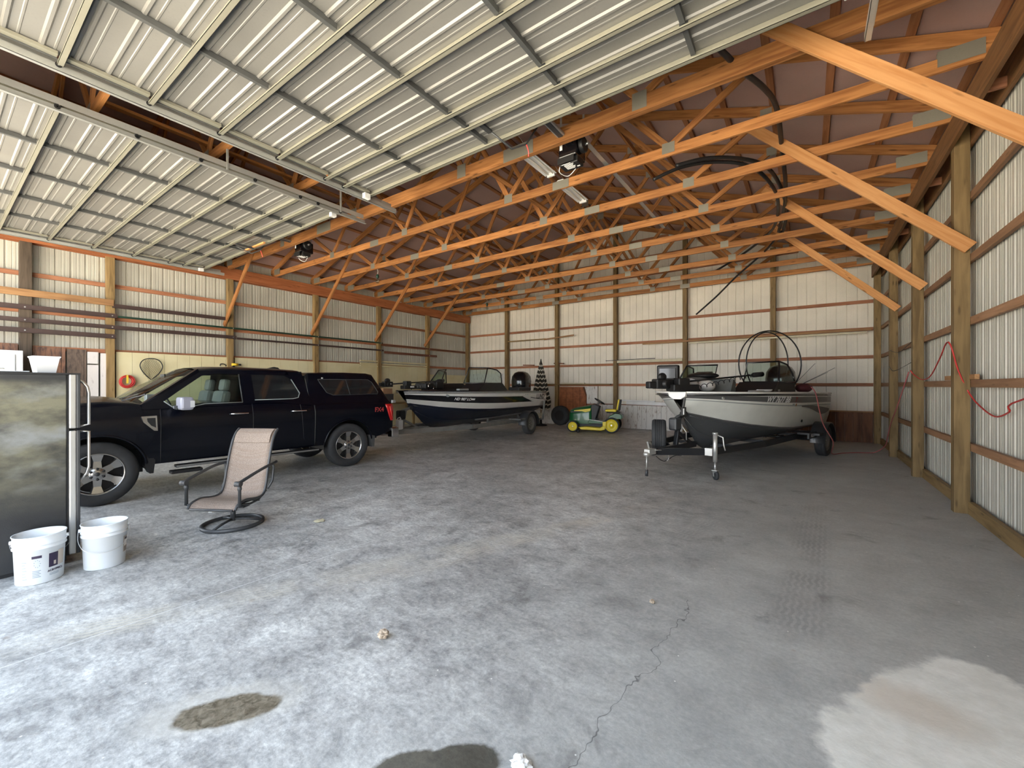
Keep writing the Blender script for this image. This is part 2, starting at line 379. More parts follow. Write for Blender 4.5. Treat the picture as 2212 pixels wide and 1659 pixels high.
mat('yellow_plastic', (0.80, 0.55, 0.04), 0.5, vary=0)
mat('red_hose', (0.50, 0.035, 0.03), 0.5, vary=0.1)
mat('pink_hose', (0.42, 0.12, 0.12), 0.6, vary=0.1)
mat('black_pipe', (0.016, 0.016, 0.017), 0.45)
mat('brown_steel', (0.055, 0.032, 0.028), 0.55)
mat('red_steel', (0.16, 0.06, 0.035), 0.6)
mat('green_steel', (0.012, 0.045, 0.028), 0.5)
mat('cardboard', (0.36, 0.20, 0.11), 0.8)
mat('cream_board', (0.66, 0.61, 0.44), 0.6)
mat('white_paint', (0.80, 0.80, 0.79), 0.5, vary=0.06)
mat('lath_red', (0.36, 0.12, 0.045), 0.7, vary=0.3, nscale=9)
mat('lath_dark', (0.13, 0.05, 0.02), 0.8)
mat('gravel', (0.60, 0.55, 0.46), 0.9, vary=0.15)
mat('stripe_white', (0.62, 0.68, 0.70), 0.5, vary=0.03)
mat('label_dark', (0.03, 0.02, 0.05), 0.5, vary=0)
mat('label_grey', (0.30, 0.36, 0.44), 0.6, vary=0)
mat('label_tan', (0.52, 0.46, 0.40), 0.6, vary=0)
mat('ink_white', (0.85, 0.85, 0.85), 0.5, vary=0)
mat('ink_black', (0.02, 0.02, 0.025), 0.5, vary=0)
mat('ink_red', (0.35, 0.03, 0.03), 0.5, vary=0)
mat('umbrella_dark', (0.035, 0.03, 0.022), 0.8)
mat('umbrella_light', (0.62, 0.58, 0.48), 0.8)
mat('brown_leaf', (0.50, 0.40, 0.30), 0.8, vary=0.35, nscale=60)
mat('paper', (0.86, 0.86, 0.84), 0.8, vary=0.04)
mat('lamp_tube', (0.90, 0.88, 0.80), 0.3, vary=0)
mat('maroon', (0.075, 0.012, 0.018), 0.7)
mat('orange_marker', (0.75, 0.28, 0.06), 0.3, vary=0)
def clear_glass(name, tint, mixf=0.85):
    m = bpy.data.materials.new(name); MATS[name] = m
    m.use_nodes = True; t = m.node_tree; t.nodes.remove(t.nodes['Principled BSDF'])
    out = t.nodes['Material Output']
    tr = N(t, 'ShaderNodeBsdfTransparent'); tr.inputs['Color'].default_value = (*tint, 1)
    gl = N(t, 'ShaderNodeBsdfGlossy', Roughness=0.03); gl.inputs['Color'].default_value = (0.9, 0.9, 0.9, 1)
    lw = N(t, 'ShaderNodeLayerWeight'); lw.inputs['Blend'].default_value = 0.5
    fac = math_n(t, 'MULTIPLY_ADD', math_n(t, 'POWER', lw.outputs['Facing'], 4.0), 0.5, 0.035)
    mx = N(t, 'ShaderNodeMixShader')
    t.links.new(fac, mx.inputs[0]); t.links.new(tr.outputs[0], mx.inputs[1]); t.links.new(gl.outputs[0], mx.inputs[2])
    t.links.new(mx.outputs[0], out.inputs['Surface'])
clear_glass('glass', (0.80, 0.85, 0.82))
clear_glass('glass_tinted', (0.80, 0.87, 0.84))
clear_glass('glass_screen', (0.60, 0.68, 0.62))

# ------------------------------------------------------------------ mesh builder
class MB:
    def __init__(s): s.v = []; s.f = []; s.m = []; s.sm = []; s.uv = []; s.mats = []
    def mi(s, m):
        if m not in s.mats: s.mats.append(m)
        return s.mats.index(m)
    def add(s, vs, fs, m='steel', smooth=False, uvs=None, M=None):
        o = len(s.v); k = s.mi(m)
        for p in vs:
            p = Vector(p)
            s.v.append(M @ p if M is not None else p)
        for i, f in enumerate(fs):
            s.f.append([o + j for j in f]); s.m.append(k); s.sm.append(smooth)
            s.uv.append(uvs[i] if uvs else None)
        return s
    def box(s, a, b, m='steel', M=None):
        x0, y0, z0 = a; x1, y1, z1 = b
        vs = [(x0, y0, z0), (x1, y0, z0), (x1, y1, z0), (x0, y1, z0), (x0, y0, z1), (x1, y0, z1), (x1, y1, z1), (x0, y1, z1)]
        fs = [(0, 3, 2, 1), (4, 5, 6, 7), (0, 1, 5, 4), (1, 2, 6, 5), (2, 3, 7, 6), (3, 0, 4, 7)]
        L = (abs(x1 - x0), abs(y1 - y0), abs(z1 - z0)); ax = L.index(max(L))
        uvs = []
        for f in fs:
            q = []
            for j in f:
                p = vs[j]; oth = [p[i] for i in range(3) if i != ax]
                q.append((p[ax], oth[0] + oth[1] * 1.01))
            uvs.append(q)
        return s.add(vs, fs, m, False, uvs, M)
    def cbox(s, c, d, m='steel', rz=0, rx=0, ry=0):
        M = Matrix.Translation(c) @ Matrix.Rotation(rz, 4, 'Z') @ Matrix.Rotation(ry, 4, 'Y') @ Matrix.Rotation(rx, 4, 'X')
        return s.box((-d[0] / 2, -d[1] / 2, -d[2] / 2), (d[0] / 2, d[1] / 2, d[2] / 2), m, M)
    def beam(s, p0, p1, w, h, m='pine', up=(0, 0, 1)):
        p0 = Vector(p0); p1 = Vector(p1); x = (p1 - p0); l = x.length; x.normalize()
        z = Vector(up); y = z.cross(x)
        if y.length < 1e-4: y = Vector((0, 1, 0)).cross(x)
        y.normalize(); z = x.cross(y)
        M = Matrix(((x.x, y.x, z.x, p0.x), (x.y, y.y, z.y, p0.y), (x.z, y.z, z.z, p0.z), (0, 0, 0, 1)))
        return s.box((0, -w / 2, -h / 2), (l, w / 2, h / 2), m, M)
    def tube(s, pts, r, m='steel', seg=8, closed=False, caps=True):
        pts = [Vector(p) for p in pts]; n = len(pts); rings = []
        prev = None
        for i, p in enumerate(pts):
            if closed: t = pts[(i + 1) % n] - pts[i - 1]
            else: t = pts[min(i + 1, n - 1)] - pts[max(i - 1, 0)]
            t.normalize()
            if prev is None:
                a = Vector((0, 0, 1)) if abs(t.z) < 0.9 else Vector((1, 0, 0))
                nrm = t.cross(a).normalized()
            else:
                nrm = prev - t * prev.dot(t)
                if nrm.length < 1e-5: nrm = t.orthogonal()
                nrm.normalize()
            prev = nrm; bn = t.cross(nrm)
            rr = r[i] if isinstance(r, (list, tuple)) else r
            rings.append([p + nrm * (rr * cos(2 * pi * k / seg)) + bn * (rr * sin(2 * pi * k / seg)) for k in range(seg)])
        vs = [q for ring in rings for q in ring]; fs = []
        for i in range(n if closed else n - 1):
            a = i * seg; b = ((i + 1) % n) * seg
            for k in range(seg): fs.append((a + k, a + (k + 1) % seg, b + (k + 1) % seg, b + k))
        s.add(vs, fs, m, True)
        if caps and not closed:
            s.add(rings[0], [tuple(range(seg))[::-1]], m); s.add(rings[-1], [tuple(range(seg))], m)
        return s
    def lathe(s, prof, m='steel', seg=32, M=None, a0=0, a1=2 * pi, mats=None):
        full = abs(a1 - a0 - 2 * pi) < 1e-6; k = seg if full else seg + 1
        vs = []
        for r, z in prof:
            for i in range(k):
                a = a0 + (a1 - a0) * i / seg; vs.append((r * cos(a), r * sin(a), z))
        for j in range(len(prof) - 1):
            fs = []
            for i in range(seg):
                i2 = (i + 1) % k
                fs.append((j * k + i, j * k + i2, (j + 1) * k + i2, (j + 1) * k + i))
            used = vs
            o = len(s.v)
            s.add(vs[j * k:(j + 2) * k], [tuple(q - j * k for q in f) for f in fs], (mats[j] if mats else m), True, None, M)
        return s
    def prism(s, poly, a, b, axis='y', m='steel', M=None):
        # poly: 2D outline, extruded between a and b along axis
        def mk(p, h):
            if axis == 'y': return (p[0], h, p[1])
            if axis == 'x': return (h, p[0], p[1])
            return (p[0], p[1], h)
        n = len(poly)
        vs = [mk(p, a) for p in poly] + [mk(p, b) for p in poly]
        tri = tessellate_polygon([[Vector((p[0], p[1], 0)) for p in poly]])
        fs = [tuple(t) for t in tri] + [tuple(i + n for i in t)[::-1] for t in tri]
        fs += [(i, (i + 1) % n, (i + 1) % n + n, i + n) for i in range(n)]
        uvs = []
        for f in fs: uvs.append([(vs[j][0] + vs[j][1], vs[j][2]) for j in f])
        return s.add(vs, fs, m, False, uvs, M)
    def grid(s, rows, m='steel', smooth=True, mats=None, close=False):
        n = len(rows[0]); vs = [p for r in rows for p in r]
        for i in range(len(rows) - 1):
            by = {}
            for j in range(n - 1 if not close else n):
                j2 = (j + 1) % n
                mm = mats[j] if mats else m
                by.setdefault(mm, []).append((i * n + j, i * n + j2, (i + 1) * n + j2, (i + 1) * n + j))
            for mm, fs in by.items():
                idx = sorted({q for f in fs for q in f}); mp = {q: k for k, q in enumerate(idx)}
                s.add([vs[q] for q in idx], [tuple(mp[q] for q in f) for f in fs], mm, smooth)
        return s
    def ball(s, c, r, m='steel', seg=16, rings=10, sc=(1, 1, 1)):
        prof = [(r * sin(pi * i / rings), -r * cos(pi * i / rings)) for i in range(rings + 1)]
        M = Matrix.Translation(c) @ Matrix.Diagonal((*sc, 1))
        return s.lathe(prof, m, seg, M)
    def cyl(s, p0, p1, r, m='steel', seg=16): return s.tube([p0, p1], r, m, seg)
    def build(s, name, parent=None, bevel=0, loc=None, weld=True, sub=0):
        me = bpy.data.meshes.new(name)
        me.from_pydata([tuple(v) for v in s.v], [], s.f)
        for m in s.mats: me.materials.append(MATS[m])
        me.polygons.foreach_set('material_index', s.m); me.polygons.foreach_set('use_smooth', s.sm)
        if any(u for u in s.uv):
            l = me.uv_layers.new(name='UVMap'); i = 0
            for p, u in zip(me.polygons, s.uv):
                for k, li in enumerate(p.loop_indices):
                    if u: l.data[li].uv = u[k]
        bm = bmesh.new(); bm.from_mesh(me)
        if weld: bmesh.ops.remove_doubles(bm, verts=bm.verts, dist=1e-5)
        bmesh.ops.recalc_face_normals(bm, faces=bm.faces)
        bm.to_mesh(me); bm.free()
        o = bpy.data.objects.new(name, me); COL.objects.link(o)
        if parent: o.parent = parent
        if loc: o.location = loc
        if bevel:
            b = o.modifiers.new('bevel', 'BEVEL'); b.width = bevel; b.segments = 2; b.limit_method = 'ANGLE'; b.angle_limit = radians(35)
            b.harden_normals = False
        if sub:
            q = o.modifiers.new('sub', 'SUBSURF'); q.levels = sub; q.render_levels = sub
        return o
def tag(o, label, cat, group=None):
    o['label'] = label; o['category'] = cat
    if group: o['group'] = group
    return o
def thing(name, label, cat, loc=(0, 0, 0), rz=0, group=None):
    o = bpy.data.objects.new(name, None); COL.objects.link(o); o.empty_display_size = 0.1
    o.location = loc; o.rotation_euler = (0, 0, rz)
    return tag(o, label, cat, group)
def struct(o): o['kind'] = 'structure'; return o
def copy_tree(o, parent=None):
    c = o.copy(); COL.objects.link(c); c.parent = parent
    for ch in [q for q in COL.objects if q.parent == o]: copy_tree(ch, c)
    return c
def text(name, s, size, m, parent, M, depth=0.0015, shear=0.0, bold=0.0):
    cu = bpy.data.curves.new(name, 'FONT'); cu.body = s; cu.size = size; cu.extrude = depth; cu.shear = shear; cu.offset = bold
    cu.align_x = 'CENTER'; cu.align_y = 'CENTER'
    tmp = bpy.data.objects.new(name, cu); COL.objects.link(tmp)
    dg = bpy.context.evaluated_depsgraph_get()
    me = bpy.data.meshes.new_from_object(tmp.evaluated_get(dg))
    bpy.data.objects.remove(tmp)
    me.transform(M); me.materials.clear(); me.materials.append(MATS[m])
    o = bpy.data.objects.new(name, me); COL.objects.link(o)
    if parent: o.parent = parent
    return o
def frame(x, y, o):            # matrix with given x and y axes and origin
    x = Vector(x).normalized(); y = Vector(y); y = (y - x * y.dot(x)).normalized(); z = x.cross(y)
    return Matrix(((x.x, y.x, z.x, o[0]), (x.y, y.y, z.y, o[1]), (x.z, y.z, z.z, o[2]), (0, 0, 0, 1)))
def lerp(a, b, t): return a + (b - a) * t
def interp(tab, x):
    if x <= tab[0][0]: return tab[0][1]
    for (x0, y0), (x1, y1) in zip(tab, tab[1:]):
        if x <= x1:
            t = (x - x0) / (x1 - x0); return lerp(y0, y1, t)
    return tab[-1][1]
def smoothpath(pts, n=6):
    pts = [Vector(p) for p in pts]; out = []
    for i in range(len(pts) - 1):
        p0 = pts[max(i - 1, 0)]; p1 = pts[i]; p2 = pts[i + 1]; p3 = pts[min(i + 2, len(pts) - 1)]
        for k in range(n):
            t = k / n
            out.append(0.5 * ((2 * p1) + (p2 - p0) * t + (2 * p0 - 5 * p1 + 4 * p2 - p3) * t * t + (3 * p1 - p0 - 3 * p2 + p3) * t ** 3))
    out.append(pts[-1]); return out

# ------------------------------------------------------------------ the shell
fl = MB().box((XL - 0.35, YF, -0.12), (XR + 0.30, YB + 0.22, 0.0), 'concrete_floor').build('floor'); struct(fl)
gr = MB().box((-70, -70, -0.30), (60, 60, -0.13), 'gravel').build('ground'); struct(gr)
ap = MB().box((XL - 1, -9, -0.14), (XR + 1, YF - 0.01, -0.03), 'gravel').build('ground_apron'); struct(ap)

def sheet(name, axis, fixed, a, b, z0, ztop, outward, m, rib=1.0, minor=0.005):
    pitch = 0.229; us = [(a, 0.0)]; u = a + 0.09
    while u < b - 0.10:
        us += [(u, 0), (u + 0.012 * rib, 0.021), (u + 0.034 * rib, 0.021), (u + 0.046 * rib, 0)]
        for q in (0.100, 0.155):
            if u + q + 0.02 < b: us += [(u + q, 0), (u + q + 0.006, minor), (u + q + 0.016, minor), (u + q + 0.022, 0)]
        u += pitch
    us.append((b, 0))
    vs = []
    for (u, d) in us:
        w = fixed + outward * d; zt = ztop(u)
        for z in (z0, zt): vs.append((w, u, z) if axis == 'y' else (u, w, z))
    fs = [(2 * i, 2 * i + 2, 2 * i + 3, 2 * i + 1) for i in range(len(us) - 1)]
    mb = MB().add(vs, fs, m)
    # outer skin gives the wall its thickness
    w = fixed + outward * 0.03
    P = [(w, a, z0), (w, b, z0), (w, b, ztop(b)), (w, a, ztop(a))] if axis == 'y' else [(a, w, z0), (b, w, z0), (b, w, ztop(b)), (XC, w, ztop(XC)), (a, w, ztop(a))]
    mb.add(P, [tuple(range(len(P)))], m)
    return struct(mb.build(name))
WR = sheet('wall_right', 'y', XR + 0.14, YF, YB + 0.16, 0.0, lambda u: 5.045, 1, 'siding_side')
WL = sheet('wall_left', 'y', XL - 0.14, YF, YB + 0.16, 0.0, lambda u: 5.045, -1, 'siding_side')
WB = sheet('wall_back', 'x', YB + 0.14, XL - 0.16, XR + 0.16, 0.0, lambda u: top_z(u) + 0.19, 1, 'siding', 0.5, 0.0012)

# front wall with two tall doorways (behind and beside the camera)
mb = MB()
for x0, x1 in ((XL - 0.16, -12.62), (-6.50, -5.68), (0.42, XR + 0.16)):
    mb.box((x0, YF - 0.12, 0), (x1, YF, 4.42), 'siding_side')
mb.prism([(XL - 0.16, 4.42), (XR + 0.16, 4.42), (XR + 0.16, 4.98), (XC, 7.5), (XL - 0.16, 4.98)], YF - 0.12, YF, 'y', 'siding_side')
struct(mb.build('wall_front'))

# roof lining and purlins
E1 = XR + 0.17; W1 = XL - 0.17
def rz_(x): return top_z(x) + 0.19
mb = MB()
mb.prism([(W1, rz_(W1)), (XC, rz_(XC)), (E1, rz_(E1)), (E1, rz_(E1) + 0.06), (XC, rz_(XC) + 0.06), (W1, rz_(W1) + 0.06)], YF - 0.12, YB + 0.18, 'y', 'ceiling_film')
CE = struct(mb.build('ceiling'))
for side in (-1, 1):
    for k in range(12):
        d = 0.10 + k * 0.655
        x = XC + side * d
        if k == 11: x = XC + side * 7.25
        zc = top_z(x) + 0.168
        MB().beam((x, YF, zc), (x, YB + 0.1, zc), 0.085, 0.036, 'purlin_wood', up=(side / 3.0, 0, 1)).build('purlin', CE)

# posts, girts, headers, skirt boards
def wall_parts(W, side):
    x = XR if side > 0 else XL
    inner = -side
    for i, y in enumerate(BAY_Y + [YB - 0.03]):
        h = 4.9
        m = 'post_wood'
        p = MB().box((x - 0.07, y - 0.07, -0.02), (x + 0.07, y + 0.07, h), m).build('post', W, bevel=0.006)
    for j in range(len(BAY_Y)):
        y0 = BAY_Y[j]; y1 = (BAY_Y + [YB - 0.03])[j + 1]
        for k, z in enumerate(GIRTS):
            if side < 0 and k < 2: continue
            xg = x + side * 0.092
            MB().box((xg - 0.02, y0, z - 0.09), (xg + 0.02, y1, z), 'girt_brown' if side > 0 else 'girt_wood').build('girt', W)
        if side > 0:
            MB().box((x + 0.05, y0 + 0.07, 0.0), (x + 0.10, y1 - 0.07, 0.15), 'post_wood').build('skirt_board', W)
    for dx in (inner * 0.092, -inner * 0.092):
        MB().box((x + dx - 0.02, YF, 4.47), (x + dx + 0.02, YB + 0.05, 4.775), 'header_wood' if side < 0 else 'header_brown').build('header_beam', W)
wall_parts(WR, 1); wall_parts(WL, -1)
# flat blocks seen between the doubled headers
for y in [1.3 + 1.22 * k for k in range(11)]:
    MB().box((XR - 0.07, y - 0.02, 4.50), (XR + 0.07, y + 0.02, 4.60), 'girt_wood').build('header_block', WR)
pm = MB().box((XL - 0.08, 1.13, 0), (XL + 0.075, 1.30, 4.47), 'post_dark').build('post', WL, bevel=0.006); pm['label'] = 'dark grey weathered post'

BX = [XL + (XR - XL) / 6.0 * k for k in range(7)]
BX = [XL, -10.71, -8.22, -5.76, -3.33, -0.83, XR]
for i, x in enumerate(BX):
    top = min(top_z(x) + 0.0, 7.2) if 0 < i < 6 else 4.9
    if i in (0, 6): continue
    MB().box((x - 0.07, YB - 0.11, -0.02), (x + 0.07, YB + 0.03, top), 'post_wood').build('post', WB, bevel=0.006)
for i in range(6):
    x0, x1 = BX[i], BX[i + 1]
    for k, z in enumerate(GIRTS):
        if k == 0 and i in (0, 1): continue
        MB().box((x0 + 0.07, YB + 0.072, z - 0.09), (x1 - 0.07, YB + 0.112, z), 'girt_wood').build('girt', WB)
    MB().box((x0 + 0.12, YB - 0.10, 4.80), (x1 - 0.12, YB - 0.06, 4.93), 'header_wood').build('header_board', WB)
    for k in range(1, 5):                       # gable girts above
        z = 4.93 + 0.62 * k
        xa = max(x0 + 0.07, XC - (7.5 - z) * 3 + 0.3); xb = min(x1 - 0.07, XC + (7.5 - z) * 3 - 0.3)
        if xb > xa + 0.3: MB().box((xa, YB + 0.072, z - 0.09), (xb, YB + 0.112, z), 'girt_wood').build('girt', WB)

# wainscot boards
def boards(W, name, axis, a, b, z0, z1, off, m, w=0.20, gap=0.006, jag=0.0, th=0.018):
    mb = MB(); u = a
    while u < b - 0.01:
        e = min(u + w * random.uniform(0.85, 1.12), b)
        t = z1 + random.uniform(-jag, jag)
        if axis == 'y': mb.box((off - th, u + gap / 2, z0), (off + th, e - gap / 2, t), m)
        else: mb.box((u + gap / 2, off - th, z0), (e - gap / 2, off + th, t), m)
        u = e
    return mb.build(name, W)
for k, (y0, y1, zt) in enumerate(((2.58, 4.87, 2.33), (5.03, 7.32, 2.33), (7.48, 9.76, 2.33), (9.92, 12.19, 2.31), (12.35, 14.68, 2.02))):
    boards(WL, 'wainscot_panel', 'y', y0, y1, 0.02, zt, XL - 0.02, 'yellow_panel', 0.30, 0.005)
for y0, y1 in ((9.0, 9.76), (9.92, 12.19)):
    for z in (2.24, 2.33, 2.42): MB().box((XL + 0.0, y0, z), (XL + 0.035, y1, z + 0.05), 'yellow_panel').build('wainscot_rail', WL)
boards(WL, 'wainscot_board', 'y', 1.31, 1.78, 0.02, 2.36, XL - 0.02, 'dark_stained_board', 0.46)
boards(WL, 'wainscot_board', 'y', 1.80, 2.10, 0.02, 2.34, XL - 0.02, 'grey_brown_board', 0.30)
boards(WL, 'wainscot_board', 'y', 2.11, 2.29, 0.02, 2.01, XL - 0.01, 'clean_white_board', 0.18)
boards(WL, 'wainscot_board', 'y', 2.11, 2.29, 2.04, 2.30, XL - 0.01, 'clean_white_board', 0.18)
boards(WL, 'wainscot_board', 'y', 2.32, 2.43, 1.15, 2.28, XL - 0.01, 'clean_white_board', 0.12)
boards(WL, 'wainscot_board', 'y', -0.7, 1.12, 0.02, 2.40, XL - 0.02, 'dark_stained_board', 0.4)
boards(WL, 'wainscot_board', 'y', 2.10, 2.44, 0.02, 1.12, XL - 0.02, 'rough_brown', 0.2)

boards(WB, 'wainscot_board', 'x', XL + 0.1, -10.8, 0.0, 2.08, YB + 0.03, 'peeling_white', 0.22, jag=0.01)
boards(WB, 'wainscot_board', 'x', -10.64, -8.3, 0.0, 0.62, YB + 0.03, 'peeling_white', 0.2, jag=0.01)
boards(WB, 'wainscot_board', 'x', -8.14, -7.1, 0.0, 0.33, YB + 0.03, 'peeling_white', 0.16, jag=0.0)
boards(WB, 'wainscot_board', 'x', -6.63, -5.84, 0.0, 0.84, YB + 0.03, 'peeling_white', 0.17)
boards(WB, 'wainscot_board', 'x', -5.68, -3.4, 0.0, 0.84, YB + 0.03, 'peeling_white', 0.17)
boards(WB, 'wainscot_board', 'x', -3.26, -1.0, 0.0, 0.84, YB + 0.03, 'peeling_white', 0.17)
boards(WB, 'wainscot_board', 'x', -0.75, XR - 0.08, 0.0, 0.82, YB + 0.03, 'rough_brown', 0.21)
MB().box((-6.66, YB + 0.0, 0.84), (-3.4, YB + 0.09, 0.87), 'rough_brown').build('ledge_board', WB)
MB().box((-0.75, YB - 0.02, 0.82), (XR - 0.07, YB + 0.06, 0.85), 'plank_wood').build('ledge_board', WB)
# horizontal red lath panel and torn white boards beside it
mb = MB(); z = 0.34
mb.box((-8.14, YB + 0.05, 0.33), (-6.95, YB + 0.07, 1.50), 'lath_dark')
while z < 1.47:
    mb.box((-8.14, YB + 0.02, z), (-6.97 - max(0, z - 1.1) * 0.4, YB + 0.045, z + 0.036), 'lath_red'); z += 0.045
for x in (-7.84, -7.54, -7.24): mb.box((x, YB + 0.015, 0.34), (x + 0.012, YB + 0.05, 1.48), 'lath_dark')
mb.build('lath_panel', WB)
mb = MB()
mb.prism([(-7.02, 1.50), (-6.72, 1.50), (-6.72, 0.86), (-6.93, 0.86), (-6.93, 1.2)], YB + 0.0, YB + 0.03, 'y', 'peeling_white')
mb.prism([(-6.71, 1.50), (-6.49, 1.52), (-6.49, 0.86), (-6.71, 0.88)], YB - 0.01, YB + 0.02, 'y', 'peeling_white')
mb.build('torn_board', WB)

# ------------------------------------------------------------------ roof trusses
def make_truss(y, deep=False):
    t = thing('roof_truss', '', 'truss', (0, y, 0))
    h = 0.19 if deep else 0.14; th = 0.04 if not deep else 0.078
    zb = EAVE if not deep else EAVE - 0.05
    xl, xr = XL - 0.08, XR + 0.08
    def bar(name, p0, p1, hh, m='pine', yo=0.0, w=th):
        return MB().beam((p0[0], yo, p0[1]), (p1[0], yo, p1[1]), w, hh, m).build(name, t, bevel=0.004)
    z = zb + h / 2
    bar('bottom_chord', (xl, z), (-8.19, z), h); bar('bottom_chord', (-8.19, z), (-3.30, z), h); bar('bottom_chord', (-3.30, z), (xr, z), h)
    for sd in (-1, 1):
        xe = XC + sd * 7.42
        bar('top_chord', (xe, top_z(xe) + 0.075), (XC, top_z(XC) + 0.075), 0.14)
    zbt = zb + h - 0.02
    for sd in (-1, 1):
        for b_, t_, hh in ((1.39, 0.0, 0.089), (1.39, 2.77, 0.089), (4.16, 2.77, 0.089), (4.16, 5.25, 0.089)):
            bar('web', (XC + sd * b_, zbt), (XC + sd * t_, top_z(XC + sd * t_) + 0.05), hh, 'pine', 0.0, 0.036)
    def plate(x, zc, w, hh, ang=0):
        for s in (-1, 1):
            MB().cbox((x, s * (th / 2 + 0.002), zc), (w, 0.003, hh), 'gusset', ry=ang).build('gusset_plate', t)
    for x in (-8.19, -3.30): plate(x, z, 0.30 if not deep else 0.5, h * 0.96)
    for sd in (-1, 1):
        for b_ in (1.39, 4.16): plate(XC + sd * b_, z + 0.04, 0.17, h * 1.05)
        plate(XC + sd * 7.02, z + 0.06, 0.34, 0.16)
        for t_ in (2.77, 5.25): plate(XC + sd * t_, top_z(XC + sd * t_) + 0.04, 0.15, 0.14)
    plate(XC, top_z(XC) + 0.02, 0.22, 0.22)
    return t
ORD = ['rearmost', 'second', 'third', 'fourth', 'fifth', 'sixth', 'seventh', 'eighth', 'ninth', 'tenth', 'eleventh', 'twelfth', 'thirteenth']
first = make_truss(TRUSS_Y[5])
deep = make_truss(TRUSS_Y[4], True)
for k, y in enumerate(TRUSS_Y):
    if k == 5: t = first
    elif k == 4: t = deep
    else:
        t = copy_tree(first); t.location = (0, y, 0)
    n = len(TRUSS_Y) - 1 - k
    lab = {0: 'wooden roof truss standing against the back gable wall'}.get(n, 'wooden roof truss with steel plates, %s in line from the back gable wall' % ORD[n])
    if k == 4: lab = 'heavy doubled roof truss right beside the inner edge of the raised doors'
    if k < 4: lab = 'dim wooden roof truss above the raised doors, %s from the inner door edge' % ['fourth', 'third', 'second', 'first'][k]
    t['label'] = lab; t['group'] = 'wooden roof trusses'
# long bracing boards nailed along the webs
for x, z, l in ((XC - 1.45, 5.10, 'left of the ridge'), (XC + 1.45, 5.10, 'right of the ridge')):
    o = MB().beam((x, 1.2, z), (x, YB - 0.2, z), 0.09, 0.036, 'pine').build('bracing_board')
    tag(o, 'long thin bracing board running the barn length over the truss chords, ' + l, 'board')
for sd, l in ((-1, 'left'), (1, 'right')):
    x = XC + sd * 2.9
    o = MB().beam((x, 1.2, top_z(x) - 0.06), (x, YB - 0.2, top_z(x) - 0.06), 0.036, 0.09, 'pine').build('bracing_board')
    tag(o, 'long bracing board high under the roof slope on the %s half' % l, 'board')

# diagonal knee braces
NB = {4.90: 'nearest one', 7.36: 'second from front', 9.80: 'third from the front', 12.24: 'last before the corner'}
for y in BAY_Y[2:]:
    yb = y - (0.115 if y > 5 else 0.117)
    o = MB().beam((XR + 0.06, yb, 3.20), (-0.70, yb, 5.46), 0.04, 0.145, 'pine_bright').build('knee_brace', bevel=0.004)
    tag(o, 'bright pine brace from the right wall posts up to the roof, ' + NB[y], 'brace', 'right wall diagonal braces')
    o = MB().beam((XL - 0.05, yb, 3.20), (XC - 5.05, yb, 5.46), 0.04, 0.12, 'pine').build('knee_brace', bevel=0.004)
    tag(o, 'orange brace from the left wall posts up to the roof, ' + NB[y], 'brace', 'left wall diagonal braces')

